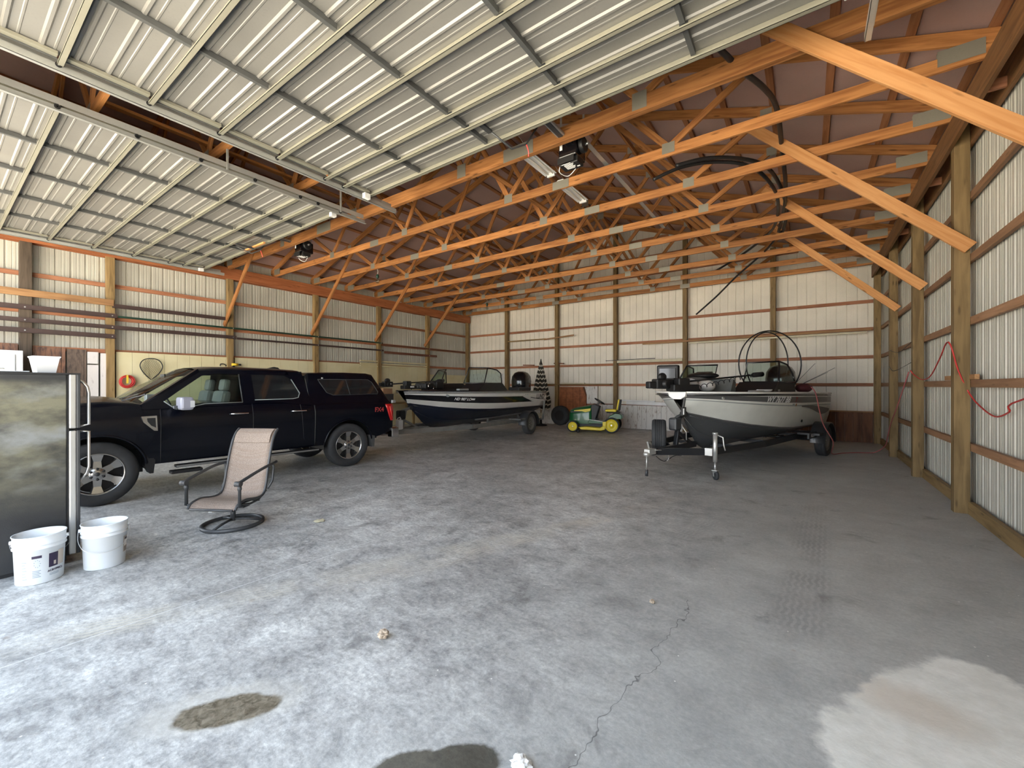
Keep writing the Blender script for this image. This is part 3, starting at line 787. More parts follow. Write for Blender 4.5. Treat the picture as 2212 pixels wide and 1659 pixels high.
# ------------------------------------------------------------------ raised overhead doors
DOOR_Y = [-0.52, 0.11, 0.76, 1.41, 2.05, 2.71, 3.37, 3.66, 4.06]
DZ = 4.50
def overhead_door(x0, x1, dy, label):
    t = thing('overhead_door', label, 'garage door', ((x0 + x1) / 2, 0, DZ), 0, 'overhead garage doors')
    hw = (x1 - x0) / 2
    # ribbed skin
    y = DOOR_Y[0] + dy - 0.05; ye = DOOR_Y[-1] + dy
    pr = []
    while y < ye:
        pr += [(y, 0.085), (y + 0.075, 0.085), (y + 0.088, 0.070), (y + 0.108, 0.070), (y + 0.121, 0.085), (y + 0.165, 0.085), (y + 0.170, 0.081), (y + 0.182, 0.081), (y + 0.187, 0.085)]
        y += 0.217
    vs = []
    for (yy, zz) in pr: vs += [(-hw, yy, zz), (hw, yy, zz)]
    mb = MB().add(vs, [(2 * i, 2 * i + 1, 2 * i + 3, 2 * i + 2) for i in range(len(pr) - 1)], 'door_sheet')
    mb.box((-hw, pr[0][0], 0.092), (hw, pr[-1][0], 0.098), 'door_sheet')
    mb.build('door_skin', t)
    for i, yy in enumerate(DOOR_Y):
        yy += dy
        w = 0.045
        mb = MB()
        mb.box((-hw, yy - 0.004, 0.0), (hw, yy, 0.082), 'door_frame_steel')
        mb.box((-hw, yy - w, 0.0), (hw, yy, 0.004), 'door_frame_steel')
        mb.box((-hw, yy - w, 0.0), (hw, yy - w + 0.003, 0.018), 'door_frame_steel')
        mb.build('rail', t)
        if 0 < i < 7:
            MB().box((-hw, yy + 0.004, 0.05), (hw, yy + 0.02, 0.08), 'stile_steel').build('rail', t)
    for k in range(6):
        xx = -hw + 2 * hw * k / 5.0
        for i in range(len(DOOR_Y) - 1):
            a, b = DOOR_Y[i] + dy, DOOR_Y[i + 1] + dy
            if k in (0, 5):
                xa = xx + (0.0 if k == 0 else -0.09)
                mb = MB().box((xa, a + 0.01, 0.045), (xa + 0.09, b - 0.05, 0.075), 'door_frame_steel')
                mb.box((xa + 0.02, a + 0.01, 0.035), (xa + 0.03, b - 0.05, 0.05), 'stile_steel')
                mb.build('end_stile', t)
            else:
                mb = MB().box((xx - 0.02, a + 0.0, 0.028), (xx + 0.02, b - 0.045, 0.078), 'stile_steel')
                mb.box((xx - 0.035, a - 0.01, 0.02), (xx + 0.035, a + 0.03, 0.07), 'charcoal_metal')
                mb.build('stile', t)
    for sd in (-1, 1):
        xx = sd * (hw + 0.06)
        mb = MB()
        mb.box((xx - 0.022, -0.45, -0.035), (xx + 0.022, 4.62, -0.031), 'galvanised')
        mb.box((xx - 0.022 if sd > 0 else xx + 0.018, -0.45, -0.035), (xx - 0.018 if sd > 0 else xx + 0.022, 4.62, 0.03), 'galvanised')
        mb.box((xx - 0.005 + sd * 0.03, -0.45, 0.03), (xx + 0.005 + sd * 0.03, 4.55, 0.10), 'galvanised')
        mb.build('track', t)
        for yy in (2.4, 4.1):
            MB().box((xx + sd * 0.03 - 0.015, yy, 0.0), (xx + sd * 0.03 + 0.015, yy + 0.02, 0.40), 'galvanised').build('track_hanger', t)
        for i, yy in enumerate(DOOR_Y[1:]):
            mb = MB().cyl((sd * (hw - 0.01), yy + dy - 0.03, 0.02), (sd * (hw + 0.055), yy + dy - 0.03, 0.02), 0.008, 'steel', 8)
            mb.cyl((sd * (hw + 0.035), yy + dy - 0.03, 0.02), (sd * (hw + 0.055), yy + dy - 0.03, 0.02), 0.024, 'black_plastic', 12)
            mb.build('roller', t)
    # corner bracket with lift cable plate
    mb = MB().box((-hw + 0.02, 3.92 + dy, -0.06), (-hw + 0.09, 4.02 + dy, 0.02), 'white_paint')
    mb.build('bottom_bracket', t, bevel=0.004)
    mb = MB().box((hw - 0.13, 3.93 + dy, -0.05), (hw - 0.05, 4.02 + dy, 0.02), 'white_paint')
    mb.build('bottom_bracket', t, bevel=0.004)
    return t
d2 = overhead_door(-5.62, 0.36, 0.0, 'raised ribbed steel garage door overhead at the right, nearer the camera')
d1 = overhead_door(-12.55, -6.56, 0.10, 'raised ribbed steel garage door overhead at the left, above the pickup')
# pencil scrawl on a rail of the nearer door
text('scrawl', 'CI LL 9', 0.075, 'ink_black', d2, frame((1, 0, 0), (0, -0.05, 1), (0.22, 1.405 - 0.0075, 0.045)) , 0.0004)
# seam gap girder between the two doors
# door openers
def opener(x, y, label, rail0):
    t = thing('door_opener', label, 'garage door opener', (x, y, 4.52), 0, 'garage door openers')
    mb = MB().box((-0.13, 0.0, 0.10), (0.13, 0.30, 0.34), 'black_gloss')
    mb.box((-0.15, 0.05, 0.02), (0.13, 0.24, 0.12), 'black_plastic')
    mb.cyl((0.13, 0.14, 0.26), (0.20, 0.14, 0.26), 0.10, 'black_plastic', 20)
    mb.build('motor_housing', t, bevel=0.015)
    MB().cyl((0.20, 0.14, 0.26), (0.25, 0.14, 0.26), 0.018, 'steel', 12).build('drive_shaft', t)
    mb = MB().box((-0.142, -0.006, 0.02), (0.10, 0.0, 0.10), 'black_plastic')
    mb.build('front_plate', t)
    MB().box((-0.11, -0.004, 0.20), (-0.07, -0.001, 0.30), 'ink_white').build('sticker', t)
    mb = MB()
    for k in range(6): mb.box((-0.08, 0.06 + k * 0.022, 0.016), (0.06 - 0.012 * (k % 3), 0.068 + k * 0.022, 0.0195), 'ink_white')
    mb.box((-0.10, 0.03, 0.016), (0.03, 0.042, 0.0195), 'ink_white'); mb.box((0.07, 0.16, 0.016), (0.11, 0.18, 0.0195), 'ink_white')
    mb.build('sticker', t)
    MB().tube(smoothpath([(-0.14, 0.10, 0.10), (-0.19, 0.14, 0.0), (-0.10, 0.22, -0.05), (0.02, 0.22, 0.02)]), 0.006, 'zinc', 6).build('wire_loop', t)
    mb = MB()
    for dx in (-0.035, 0.035): mb.box((dx - 0.018, rail0 - y, 0.28), (dx + 0.018, 0.02, 0.31), 'galvanised')
    mb.box((-0.03, rail0 - y, 0.27), (0.03, 0.0, 0.285), 'charcoal_metal')
    mb.build('guide_rail', t)
    for dx, yy in ((-0.12, 0.05), (0.12, 0.25)): MB().box((dx - 0.015, yy, 0.33), (dx + 0.015, yy + 0.004, 0.75), 'galvanised').build('hanger_strap', t)
    mb = MB().box((-0.45, -1.30, 0.0), (-0.39, -1.12, 0.025), 'charcoal_metal')
    mb.tube([(-0.42, -1.14, 0.02), (-0.30, -0.85, -0.10), (-0.18, -0.72, -0.02), (-0.05, -0.60, 0.26)], 0.012, 'charcoal_metal', 6)
    mb.build('door_arm', t)
    MB().tube(smoothpath([(-0.18, -0.72, -0.02), (-0.16, -0.70, -0.10), (-0.17, -0.68, -0.16)]), 0.007, 'red_bright', 6).build('release_cord', t)
    return t
opener(-2.62, 4.98, 'black door opener motor hanging on its rail above the nearer doorway', 0.2)
opener(-9.55, 4.98, 'black door opener motor behind the raised left-hand door', 0.2)
o = MB().box((-2.57, 5.3, 4.97), (-2.50, 9.3, 4.975), 'galvanised').box((-2.57, 5.3, 4.97), (-2.565, 9.3, 5.03), 'galvanised').build('steel_angle')
tag(o, 'long galvanised steel angle lying on the truss chords behind the nearer opener', 'steel bar')
# wooden straps on the left-hand door edge
t = thing('strut_board', 'short pine board with a black strap on the inner edge of the left-hand door', 'board', (-9.55, 4.10, 4.475))
MB().box((-0.45, -0.06, 0.0), (0.45, -0.02, 0.03), 'pine_bright').build('board', t); MB().box((-0.12, -0.35, -0.01), (-0.04, -0.02, 0.015), 'charcoal_metal').build('strap', t)

# fluorescent strips and bulbs
def strip_light(y, label):
    t = thing('strip_light', label, 'ceiling light', (-3.50, y, 5.08), 0, 'fluorescent strip lights')
    MB().prism([(-0.05, 0.05), (0.05, 0.05), (0.11, 0.0), (0.09, 0.0), (0.04, 0.035), (-0.04, 0.035), (-0.09, 0.0), (-0.11, 0.0)], -0.45, 0.45, 'y', 'white_paint').build('reflector', t)
    for dx in (-0.045, 0.045): MB().cyl((dx, -0.44, 0.012), (dx, 0.44, 0.012), 0.014, 'lamp_tube', 10).build('tube', t)
    MB().box((-0.07, 0.44, -0.03), (0.07, 0.47, 0.05), 'white_paint').build('end_cap', t)
    MB().cyl((-0.16, -0.4, 0.4), (-0.05, 0.1, 0.04), 0.003, 'steel', 6).build('chain', t)
strip_light(5.63, 'white fluorescent strip light between the heavy truss and the next, by the opener')
strip_light(6.85, 'white fluorescent strip light one truss farther back than the one by the opener')
def pendant(x, y, label):
    t = thing('light_bulb', label, 'light bulb', (x, y, 4.47), 0, 'bare bulbs under the trusses')
    MB().lathe([(0.0, 0.17), (0.03, 0.16), (0.045, 0.10), (0.03, 0.06), (0.02, 0.05)], 'green_steel', 16).build('socket', t)
    MB().lathe([(0.02, 0.05), (0.03, 0.03), (0.055, -0.02), (0.055, -0.05), (0.03, -0.085), (0, -0.09)], 'glass', 16).build('bulb', t)
    MB().tube(smoothpath([(0, 0, 0.17), (0.02, 0.0, 0.25), (-0.05, 0.02, 0.32)]), 0.005, 'white_paint', 6).build('wire', t)
pendant(-9.72, 7.29, 'clear glass bulb hanging under a truss over the pickup roof')
pendant(-9.75, 12.17, 'clear glass bulb hanging under a truss over the black boat')

# ------------------------------------------------------------------ wheels
def wheel(parent, name, c, R, w, rimR, style, side=1, tyre='rubber', axis_rot=0.0):
    """axis along local y; side=+1: outer face towards +y"""
    M = Matrix.Translation(c) @ Matrix.Rotation(axis_rot, 4, 'Z') @ Matrix.Rotation(-pi / 2 * side, 4, 'X')
    h = w / 2
    e = bpy.data.objects.new(name, None); COL.objects.link(e); e.parent = parent; e.empty_display_size = 0.1
    prof = [(rimR, -h * 0.8), (rimR + 0.02, -h * 0.92), (R * 0.80, -h), (R * 0.93, -h * 0.96), (R * 0.985, -h * 0.78), (R, -h * 0.6)]
    for k in range(5):
        z = -h * 0.6 + (k + 0.5) * h * 1.2 / 5
        if k: prof += [(R, z - h * 0.15), (R - 0.008, z - h * 0.13), (R - 0.008, z - h * 0.09), (R, z - h * 0.07)]
    prof += [(R, h * 0.6), (R * 0.985, h * 0.78), (R * 0.93, h * 0.96), (R * 0.80, h), (rimR + 0.02, h * 0.92), (rimR, h * 0.8)]
    MB().lathe(prof, tyre, 40, M).build('tyre', e)
    mb = MB()
    if style == 'alloy':
        mb.lathe([(rimR, -h * 0.8), (rimR - 0.01, -h * 0.2), (rimR - 0.02, h * 0.5), (rimR - 0.01, h * 0.80), (rimR + 0.004, h * 0.86), (rimR + 0.004, h * 0.78)], 'alloy', 40, M)
        mb.lathe([(0, h * 0.0), (rimR - 0.02, h * 0.0)], 'black_plastic', 32, M)
        for k in range(6):
            a = pi / 2 + k * pi / 3
            Ms = M @ Matrix.Rotation(a, 4, 'Z')
            z = h * 0.62
            vs = [(0.045, -0.045, z), (rimR * 0.62, -0.036, z - 0.008), (rimR * 0.97, -0.060, z + 0.012), (rimR * 0.97, 0.060, z + 0.012), (rimR * 0.62, 0.036, z - 0.008), (0.045, 0.045, z)]
            vb = [(x, y * 1.25, zz - 0.05) for x, y, zz in vs]
            n = 6
            mb.add(vs + vb, [(0, 1, 4, 5), (1, 2, 3, 4)] + [(i, (i + 1) % n, (i + 1) % n + n, i + n) for i in range(n)], 'alloy', False, None, Ms)
        mb.lathe([(0.0, h * 0.68), (0.075, h * 0.68), (0.085, h * 0.55)], 'alloy', 24, M)
        for k in range(6):
            a = k * pi / 3 + pi / 6
            Mn = M @ Matrix.Translation((0.068 * cos(a), 0.068 * sin(a), 0))
            mb.lathe([(0, h * 0.78), (0.009, h * 0.78), (0.010, h * 0.7), (0.016, h * 0.69), (0.016, h * 0.67)], 'black_plastic', 10, Mn)
        mb.lathe([(0, h * 0.74), (0.022, h * 0.735), (0.026, h * 0.68)], 'charcoal_metal', 20, M)
    elif style == 'steel':
        mb.lathe([(0, h * 0.35), (rimR * 0.35, h * 0.40), (rimR * 0.42, h * 0.25), (rimR * 0.75, h * 0.30), (rimR * 0.86, h * 0.55), (rimR, h * 0.8), (rimR, -h * 0.8)], 'trailer_galv', 32, M)
        for k in range(5):
            a = k * 2 * pi / 5; Mn = M @ Matrix.Translation((rimR * 0.27 * cos(a), rimR * 0.27 * sin(a), 0))
            mb.lathe([(0, h * 0.5), (0.010, h * 0.5), (0.012, h * 0.35)], 'steel', 8, Mn)
    elif style == 'yellow':
        mb.lathe([(0, h * 0.55), (rimR * 0.25, h * 0.55), (rimR * 0.30, h * 0.2), (rimR * 0.7, h * 0.25), (rimR * 0.85, h * 0.6), (rimR, h * 0.85), (rimR, -h * 0.8)], 'mower_yellow', 28, M)
        mb.lathe([(0, h * 0.62), (rimR * 0.12, h * 0.6)], 'steel', 10, M)
    mb.build('rim', e)
    return e

# ------------------------------------------------------------------ pickup (x forward, y towards the camera side)
TA = radians(-93.9)
TK = thing('pickup_truck', 'black four-door pickup with a matching bed cap, parked along the left wall', 'truck', (-8.108, 4.805, 0), TA)
WB_ = 3.45
def arch(xc, r=0.49, zc=0.42):
    return lambda x: (zc + sqrt(max(0, r * r - (x - xc) ** 2))) if abs(x - xc) < r else None
a_f, a_r = arch(WB_), arch(0.0)
ZT = [(-1.0, 1.17), (-0.95, 1.20), (0.66, 1.22), (1.0, 1.285), (2.2, 1.275), (2.85, 1.24), (3.1, 1.30), (3.4, 1.33), (4.1, 1.27), (4.33, 1.20), (4.42, 1.05)]
def zlow(x):
    b = interp([(-1.0, 0.62), (-0.6, 0.52), (0.0, 0.46), (3.0, 0.46), (4.0, 0.48), (4.42, 0.56)], x)
    for f in (a_f, a_r):
        q = f(x)
        if q: b = max(b, q)
    return b
def yprof(z, x):
    y = interp([(0.42, 0.885), (0.52, 0.93), (0.80, 0.945), (0.98, 0.955), (1.08, 0.95), (1.16, 0.925), (1.24, 0.905), (1.34, 0.84)], z)
    y -= interp([(-1.0, 0.05), (-0.8, 0.0), (3.9, 0.0), (4.2, 0.06), (4.42, 0.22)], x)
    return y
xs = [-1.0, -0.97, -0.9, -0.8, -0.7, -0.6] + [-0.5 + 0.02 * k for k in range(4)] + [-0.42 + 0.07 * k for k in range(13)] + [0.44 + 0.02 * k for k in range(4)] + [0.6, 0.66, 0.67, 0.8, 1.0, 1.3, 1.66, 1.668, 1.9, 2.2, 2.5, 2.82, 2.828, 2.9]
xs += [WB_ - 0.5 + 0.02 * k for k in range(4)] + [WB_ - 0.42 + 0.07 * k for k in range(13)] + [WB_ + 0.44 + 0.02 * k for k in range(4)] + [4.0, 4.1, 4.2, 4.3, 4.38, 4.42]
xs = sorted(set(round(x, 4) for x in xs))
rows = []
TS = [0, 0.12, 0.25, 0.4, 0.55, 0.7, 0.8, 0.88, 0.94, 1.0]
for x in xs:
    zl, zt = zlow(x), interp(ZT, x)
    r = [(x, yprof(lerp(zl, zt, t), x), lerp(zl, zt, t)) for t in TS]
    e = r[-1]
    hood = 0.05 * max(0, min(1, (x - 2.95) / 0.3)) * max(0, min(1, (4.42 - x) / 0.5))
    top = [(x, e[1] - 0.03, e[2] + 0.012), (x, 0.62, e[2] + 0.015 + hood * 0.4), (x, 0.30, e[2] + 0.02 + hood)]
    half = r + top
    rows.append(half + [(p[0], -p[1], p[2]) for p in half[::-1]])
mb = MB().grid(rows, 'truck_paint')
for rr in (rows[0], rows[-1]): mb.add(rr, [tuple(range(len(rr)))], 'truck_paint')
mb.build('body', TK)
# dark seams between panels
def seam(x0, z0, x1, z1, nm='panel_seam', n=14, m='black_plastic', off=0.0015, w=0.004):
    pts = []
    for i in range(n + 1):
        t = i / n; x = lerp(x0, x1, t); z = lerp(z0, z1, t); pts.append((x, yprof(z, x) + off, z))
    return MB().tube(pts, w, m, 5).build(nm, TK)
seam(2.825, 0.48, 2.825, 1.22); seam(1.667, 0.48, 1.667, 1.27); seam(0.86, 0.60, 0.92, 1.28); seam(0.665, 0.48, 0.665, 1.20, w=0.010)
# wheel wells, arch lips, chassis
mb = MB()
for xc in (0, WB_):
    for s in (1, -1):
        pts = [(xc + 0.485 * cos(a), s * (yprof(0.42 + 0.485 * sin(a), xc + 0.485 * cos(a)) + 0.004), 0.42 + 0.485 * sin(a)) for a in [radians(q) for q in range(2, 179, 8)]]
        mb.tube(pts, 0.016, 'truck_paint', 6)
mb.build('arch_lip', TK)
mb = MB()
for xc in (0, WB_):
    prof = [[(xc + 0.50 * cos(a), y, 0.42 + 0.50 * sin(a)) for a in [radians(q) for q in range(-5, 186, 10)]] for y in (0.925, 0.40)]
    mb.grid(prof, 'black_plastic'); mb.grid([[(p[0], -p[1], p[2]) for p in r] for r in prof], 'black_plastic')
mb.box((-0.9, -0.45, 0.42), (4.2, 0.45, 0.62), 'black_plastic')
for xc in (0, WB_):
    for y in (0.41, -0.41): mb.box((xc - 0.52, y - 0.01, 0.30), (xc + 0.52, y + 0.01, 0.98), 'black_plastic'); mb.box((0.55, -0.84, 0.46), (2.9, 0.84, 0.50), 'black_plastic')
mb.box((-0.15, -0.8, 0.34), (0.15, 0.8, 0.46), 'black_plastic'); mb.box((3.35, -0.8, 0.34), (3.55, 0.8, 0.46), 'black_plastic')
mb.build('chassis', TK)
for xc in (0, WB_):
    for s in (1, -1): wheel(TK, 'wheel', (xc, s * 0.81, 0.41), 0.41, 0.275, 0.262, 'alloy', s, 'rubber', 0.0)
MB().prism([(2.88, 0.52), (2.98, 0.66), (2.99, 0.45), (2.94, 0.34), (2.90, 0.34)], 0.72, 0.93, 'y', 'black_plastic').build('mud_flap', TK)
MB().prism([(-0.46, 0.50), (-0.52, 0.66), (-0.56, 0.60), (-0.54, 0.32), (-0.49, 0.32)], 0.70, 0.93, 'y', 'rubber_dusty').build('mud_flap', TK)
mb = MB().box((0.62, 0.86, 0.385), (2.66, 0.99, 0.42), 'black_plastic').box((0.62, 0.99, 0.39), (2.66, 0.995, 0.415), 'trailer_galv')
mb.build('running_board', TK, bevel=0.006)
MB().box((2.35, 0.86, 0.30), (2.72, 1.0, 0.345), 'black_plastic').build('step_bracket', TK, bevel=0.01)
# greenhouse
def ys(z): return 0.90 - (z - 1.27) * 0.40
def sidep(poly, th=0.03, m='truck_paint', out=0.0, near=True, far=True):
    mb = MB()
    for s in ((1,) if near else ()) + ((-1,) if far else ()):
        n = len(poly)
        vs = [(x, s * (ys(z) + out), z) for x, z in poly] + [(x, s * (ys(z) + out - th), z) for x, z in poly]
        tri = tessellate_polygon([[Vector((p[0], p[1], 0)) for p in poly]])
        fs = [tuple(q) for q in tri] + [tuple(i + n for i in q)[::-1] for q in tri] + [(i, (i + 1) % n, (i + 1) % n + n, i + n) for i in range(n)]
        mb.add(vs, fs, m)
    return mb
WF = [(1.80, 1.295), (1.80, 1.735), (2.12, 1.735), (2.30, 1.70), (2.60, 1.47), (2.78, 1.325), (2.70, 1.25), (2.50, 1.245), (2.30, 1.285)]
WRr = [(1.62, 1.325), (1.62, 1.735), (1.10, 1.73), (1.00, 1.66), (0.90, 1.42), (0.93, 1.35), (1.02, 1.33)]
mb = sidep([(0.72, 1.20), (0.80, 1.79), (1.05, 1.80), (1.10, 1.73), (1.00, 1.66), (0.90, 1.42), (0.93, 1.35), (1.02, 1.33), (1.62, 1.325), (1.62, 1.27), (1.2, 1.26), (0.9, 1.22)])
mb.v += []
m2 = [mb, sidep([(1.02, 1.735), (1.05, 1.81), (2.12, 1.81), (2.12, 1.735), (1.80, 1.735), (1.62, 1.735)]),
      sidep([(1.62, 1.26), (1.62, 1.74), (1.80, 1.74), (1.80, 1.26)]),
      sidep([(1.80, 1.25), (1.80, 1.295), (2.30, 1.285), (2.50, 1.245), (2.70, 1.25), (2.78, 1.325), (2.60, 1.47), (2.30, 1.70), (2.12, 1.735), (2.12, 1.81), (2.35, 1.775), (2.72, 1.50), (3.02, 1.28), (3.02, 1.22)])]
big = MB()
for q in m2:
    o0 = len(big.v); big.v += q.v
    for f, mm, sm in zip(q.f, q.m, q.sm): big.f.append([i + o0 for i in f]); big.m.append(big.mi(q.mats[mm])); big.sm.append(sm); big.uv.append(None)
big.box((0.74, -0.78, 1.2), (0.80, 0.78, 1.40), 'truck_paint'); big.box((0.80, -0.70, 1.70), (0.86, 0.70, 1.80), 'truck_paint')
big.build('cab', TK)
rows = []
for x, ze, zc in ((0.78, 1.77, 1.80), (0.86, 1.80, 1.845), (1.2, 1.805, 1.865), (1.7, 1.81, 1.875), (2.12, 1.80, 1.865), (2.36, 1.77, 1.835)):
    y = ys(ze) + 0.012
    rows.append([(x, y, ze - 0.01), (x, y - 0.03, ze + 0.012), (x, y * 0.66, lerp(ze, zc, 0.75)), (x, 0, zc), (x, -y * 0.66, lerp(ze, zc, 0.75)), (x, -y + 0.03, ze + 0.012), (x, -y, ze - 0.01)])
MB().grid(rows, 'truck_paint').build('roof', TK)
for q in (True, False):
    sidep(WRr, 0.006, 'glass_dark', -0.006, q, not q).build('rear_door_window', TK)
    sidep(WF, 0.004, 'glass', -0.010, q, not q).build('front_door_window', TK)
rows = []
for i in range(7):
    t = i / 6
    r = []
    for j in range(9):
        v = -1 + 2 * j / 8
        xb = 3.26 - 0.27 * v * v; xt = 2.42 - 0.10 * v * v
        zb_ = 1.285; zt_ = 1.825 - 0.06 * v * v
        hw = lerp(0.84, 0.655, t)
        bulge = 0.03 * sin(pi * t)
        r.append((lerp(xb, xt, t) + bulge, v * hw, lerp(zb_, zt_, t) + bulge * 0.5))
    rows.append(r)
MB().grid(rows, 'glass').build('windshield', TK)
for s in (1, -1): MB().beam((3.02, s * 0.865, 1.27), (2.34, s * 0.685, 1.785), 0.06, 0.05, 'truck_paint').build('pillar', TK)
mb = MB().box((2.95, -0.84, 1.22), (3.3, 0.84, 1.285), 'black_plastic'); mb.build('cowl', TK)
for y in (0.45, -0.1): MB().beam((3.24, y, 1.31), (2.98, y + 0.45 if y > 0 else y + 0.5, 1.43), 0.012, 0.012, 'black_plastic').build('wiper', TK)
# trim lines, handles, badge, mirror
pts = [(x, ys(z) + 0.004, z) for x, z in [(2.78, 1.33), (2.69, 1.245), (2.50, 1.238), (2.30, 1.278), (1.80, 1.287)]]
MB().tube(pts, 0.007, 'stripe_grey', 6).build('window_trim', TK)
pts = [(x, ys(z) + 0.004, z) for x, z in [(1.62, 1.318), (1.02, 1.322), (0.93, 1.342), (0.895, 1.42), (1.0, 1.66)]]
MB().tube(pts, 0.007, 'stripe_grey', 6).build('window_trim', TK)
MB().tube([(1.80, ys(1.735) + 0.003, 1.735), (1.80, ys(1.29) + 0.003, 1.29)], 0.009, 'charcoal_metal', 6).build('window_trim', TK)
for x in (1.86, 0.95):
    y = yprof(1.11, x)
    MB().tube([(x - 0.13, y + 0.005, 1.11), (x - 0.11, y + 0.04, 1.112), (x + 0.10, y + 0.04, 1.112), (x + 0.13, y + 0.005, 1.11)], 0.014, 'chrome', 8).build('door_handle', TK)
badge = [(3.035, 1.13), (2.87, 1.135), (2.865, 1.03), (2.86, 0.925), (2.90, 0.93), (2.965, 1.0), (3.01, 1.05)]
mb = MB().prism(badge, yprof(1.03, 2.95) - 0.01, yprof(1.03, 2.95) + 0.012, 'y', 'chrome')
mb.prism([(2.975, 1.105), (2.885, 1.105), (2.88, 0.97), (2.93, 1.0), (2.97, 1.06)], yprof(1.03, 2.95), yprof(1.03, 2.95) + 0.014, 'y', 'black_plastic')
mb.build('fender_badge', TK)
mb = MB().cbox((2.60, 1.15, 1.30), (0.15, 0.28, 0.18), 'mirror_grey')
mi = mb.build('mirror', TK, bevel=0.03)
MB().beam((2.66, 0.90, 1.24), (2.60, 1.05, 1.24), 0.05, 0.035, 'mirror_grey').build('mirror_arm', mi)
MB().box((2.67, 0.98, 1.215), (2.685, 1.12, 1.27), 'charcoal_metal').build('mirror_cap', mi)
MB().box((2.52, 1.27, 1.25), (2.57, 1.295, 1.34), 'white_plastic').build('marker_lamp', mi)
mb = MB().cbox((2.58, -1.12, 1.30), (0.13, 0.20, 0.20), 'mirror_grey').beam((2.60, -0.90, 1.24), (2.60, -1.05, 1.24), 0.05, 0.035, 'mirror_grey'); mb.build('mirror', TK, bevel=0.03)
# bed cap
rows = []
for x, zb_, zt_, hw in ((0.74, 1.20, 1.73, 0.70), (0.68, 1.20, 1.78, 0.70), (0.0, 1.20, 1.805, 0.705), (-0.50, 1.19, 1.80, 0.70), (-0.64, 1.19, 1.775, 0.69), (-0.80, 1.18, 1.52, 0.75), (-0.97, 1.17, 1.20, 0.86)):
    yb = 0.905
    rows.append([(x, yb, zb_), (x, lerp(yb, hw, 0.5), lerp(zb_, zt_, 0.5)), (x, hw, zt_ - 0.03), (x, hw - 0.03, zt_), (x, 0, zt_ + 0.02), (x, -hw + 0.03, zt_), (x, -hw, zt_ - 0.03), (x, -lerp(yb, hw, 0.5), lerp(zb_, zt_, 0.5)), (x, -yb, zb_)])
mb = MB().grid(rows, 'truck_paint', smooth=False)
for rr in (rows[0], rows[-1]): mb.add(rr, [tuple(range(len(rr)))], 'truck_paint')
cp = mb.build('bed_cap', TK, bevel=0.012)
def yc(z): return 0.905 - (z - 1.20) * 0.342
WC = [(0.53, 1.665), (-0.50, 1.67), (-0.58, 1.62), (-0.68, 1.42), (-0.66, 1.38), (0.28, 1.37), (0.40, 1.42), (0.50, 1.60)]
n = len(WC)
for s in (1, -1):
    mb = MB()
    vs = [(x, s * (yc(z) + 0.006), z) for x, z in WC] + [(x, s * (yc(z) - 0.004), z) for x, z in WC]
    tri = tessellate_polygon([[Vector((p[0], p[1], 0)) for p in WC]])
    mb.add(vs, [tuple(q) for q in tri] + [(i, (i + 1) % n, (i + 1) % n + n, i + n) for i in range(n)], 'glass_dark')
    wn = mb.build('cap_window', cp)
MB().tube([(x, yc(z) + 0.008, z) for x, z in WC], 0.006, 'charcoal_metal', 6, closed=True).build('window_seal', cp)
MB().tube([(-0.06, yc(1.37) + 0.01, 1.37), (-0.02, yc(1.67) + 0.01, 1.67)], 0.006, 'charcoal_metal', 6).build('window_divider', cp)
MB().cyl((0.46, yc(1.67) + 0.01, 1.69), (0.44, yc(1.67) + 0.03, 1.69), 0.012, 'steel', 10).build('cap_latch', cp)
text('lettering', 'FX4', 0.125, 'ink_red', TK, frame((-1, 0, 0), (0, 0, 1), (-0.64, yprof(1.06, -0.6) + 0.004, 1.06)), 0.001, bold=0.004)
# tail lamps, bumper, plate
for s in (-1, 1):
    mb = MB(); rows = []
    for k in range(9):
        f = k / 8; z = lerp(1.17, 0.82, f); xa = lerp(-0.80, -0.93, f ** 1.3)
        rows.append([(x, s * (yprof(z, x) + 0.012), z) for x in (xa, lerp(xa, -1.0, 0.5), -1.0)] + [(-1.02, s * (yprof(z, -1.0) - 0.02), z), (-1.025, s * (yprof(z, -1.0) - 0.14), z), (-0.99, s * (yprof(z, -1.0) - 0.14), z), (xa, s * (yprof(z, xa) - 0.02), z)])
    mb.grid(rows, 'red_lens', True, None, True)
    for rr in (rows[0], rows[-1]): mb.add(rr, [tuple(range(7))], 'red_lens')
    tl = mb.build('tail_lamp', TK)
MB().box((-1.13, 0.78, 0.46), (-0.95, 0.935, 0.665), 'chrome').build('bumper_end', TK, bevel=0.02)
MB().tube([(-0.90, yprof(1.1, -0.9) + 0.018, 1.12), (-0.93, yprof(1.0, -0.93) + 0.018, 1.0), (-0.965, yprof(0.88, -0.96) + 0.018, 0.88)], 0.007, 'red_bright', 6).build('light_bar', tl)
mb = MB().box((-1.12, -0.90, 0.50), (-0.97, 0.90, 0.68), 'chrome').box((-1.08, -0.3, 0.52), (-1.125, 0.3, 0.66), 'black_plastic')
mb.build('rear_bumper', TK, bevel=0.02)
MB().box((-1.2, -0.04, 0.40), (-0.9, 0.04, 0.46), 'black_plastic').build('hitch_receiver', TK)
mb = MB().box((4.30, -0.78, 0.56), (4.46, 0.78, 0.74), 'chrome').box((4.36, -0.55, 0.76), (4.43, 0.55, 1.12), 'charcoal_metal')
mb.build('front_bumper', TK, bevel=0.02)
mb = MB().box((4.2, 0.58, 0.85), (4.36, 0.84, 1.10), 'glass_dark').box((4.2, -0.84, 0.85), (4.36, -0.58, 1.10), 'glass_dark'); mb.build('head_lamp', TK, bevel=0.02)
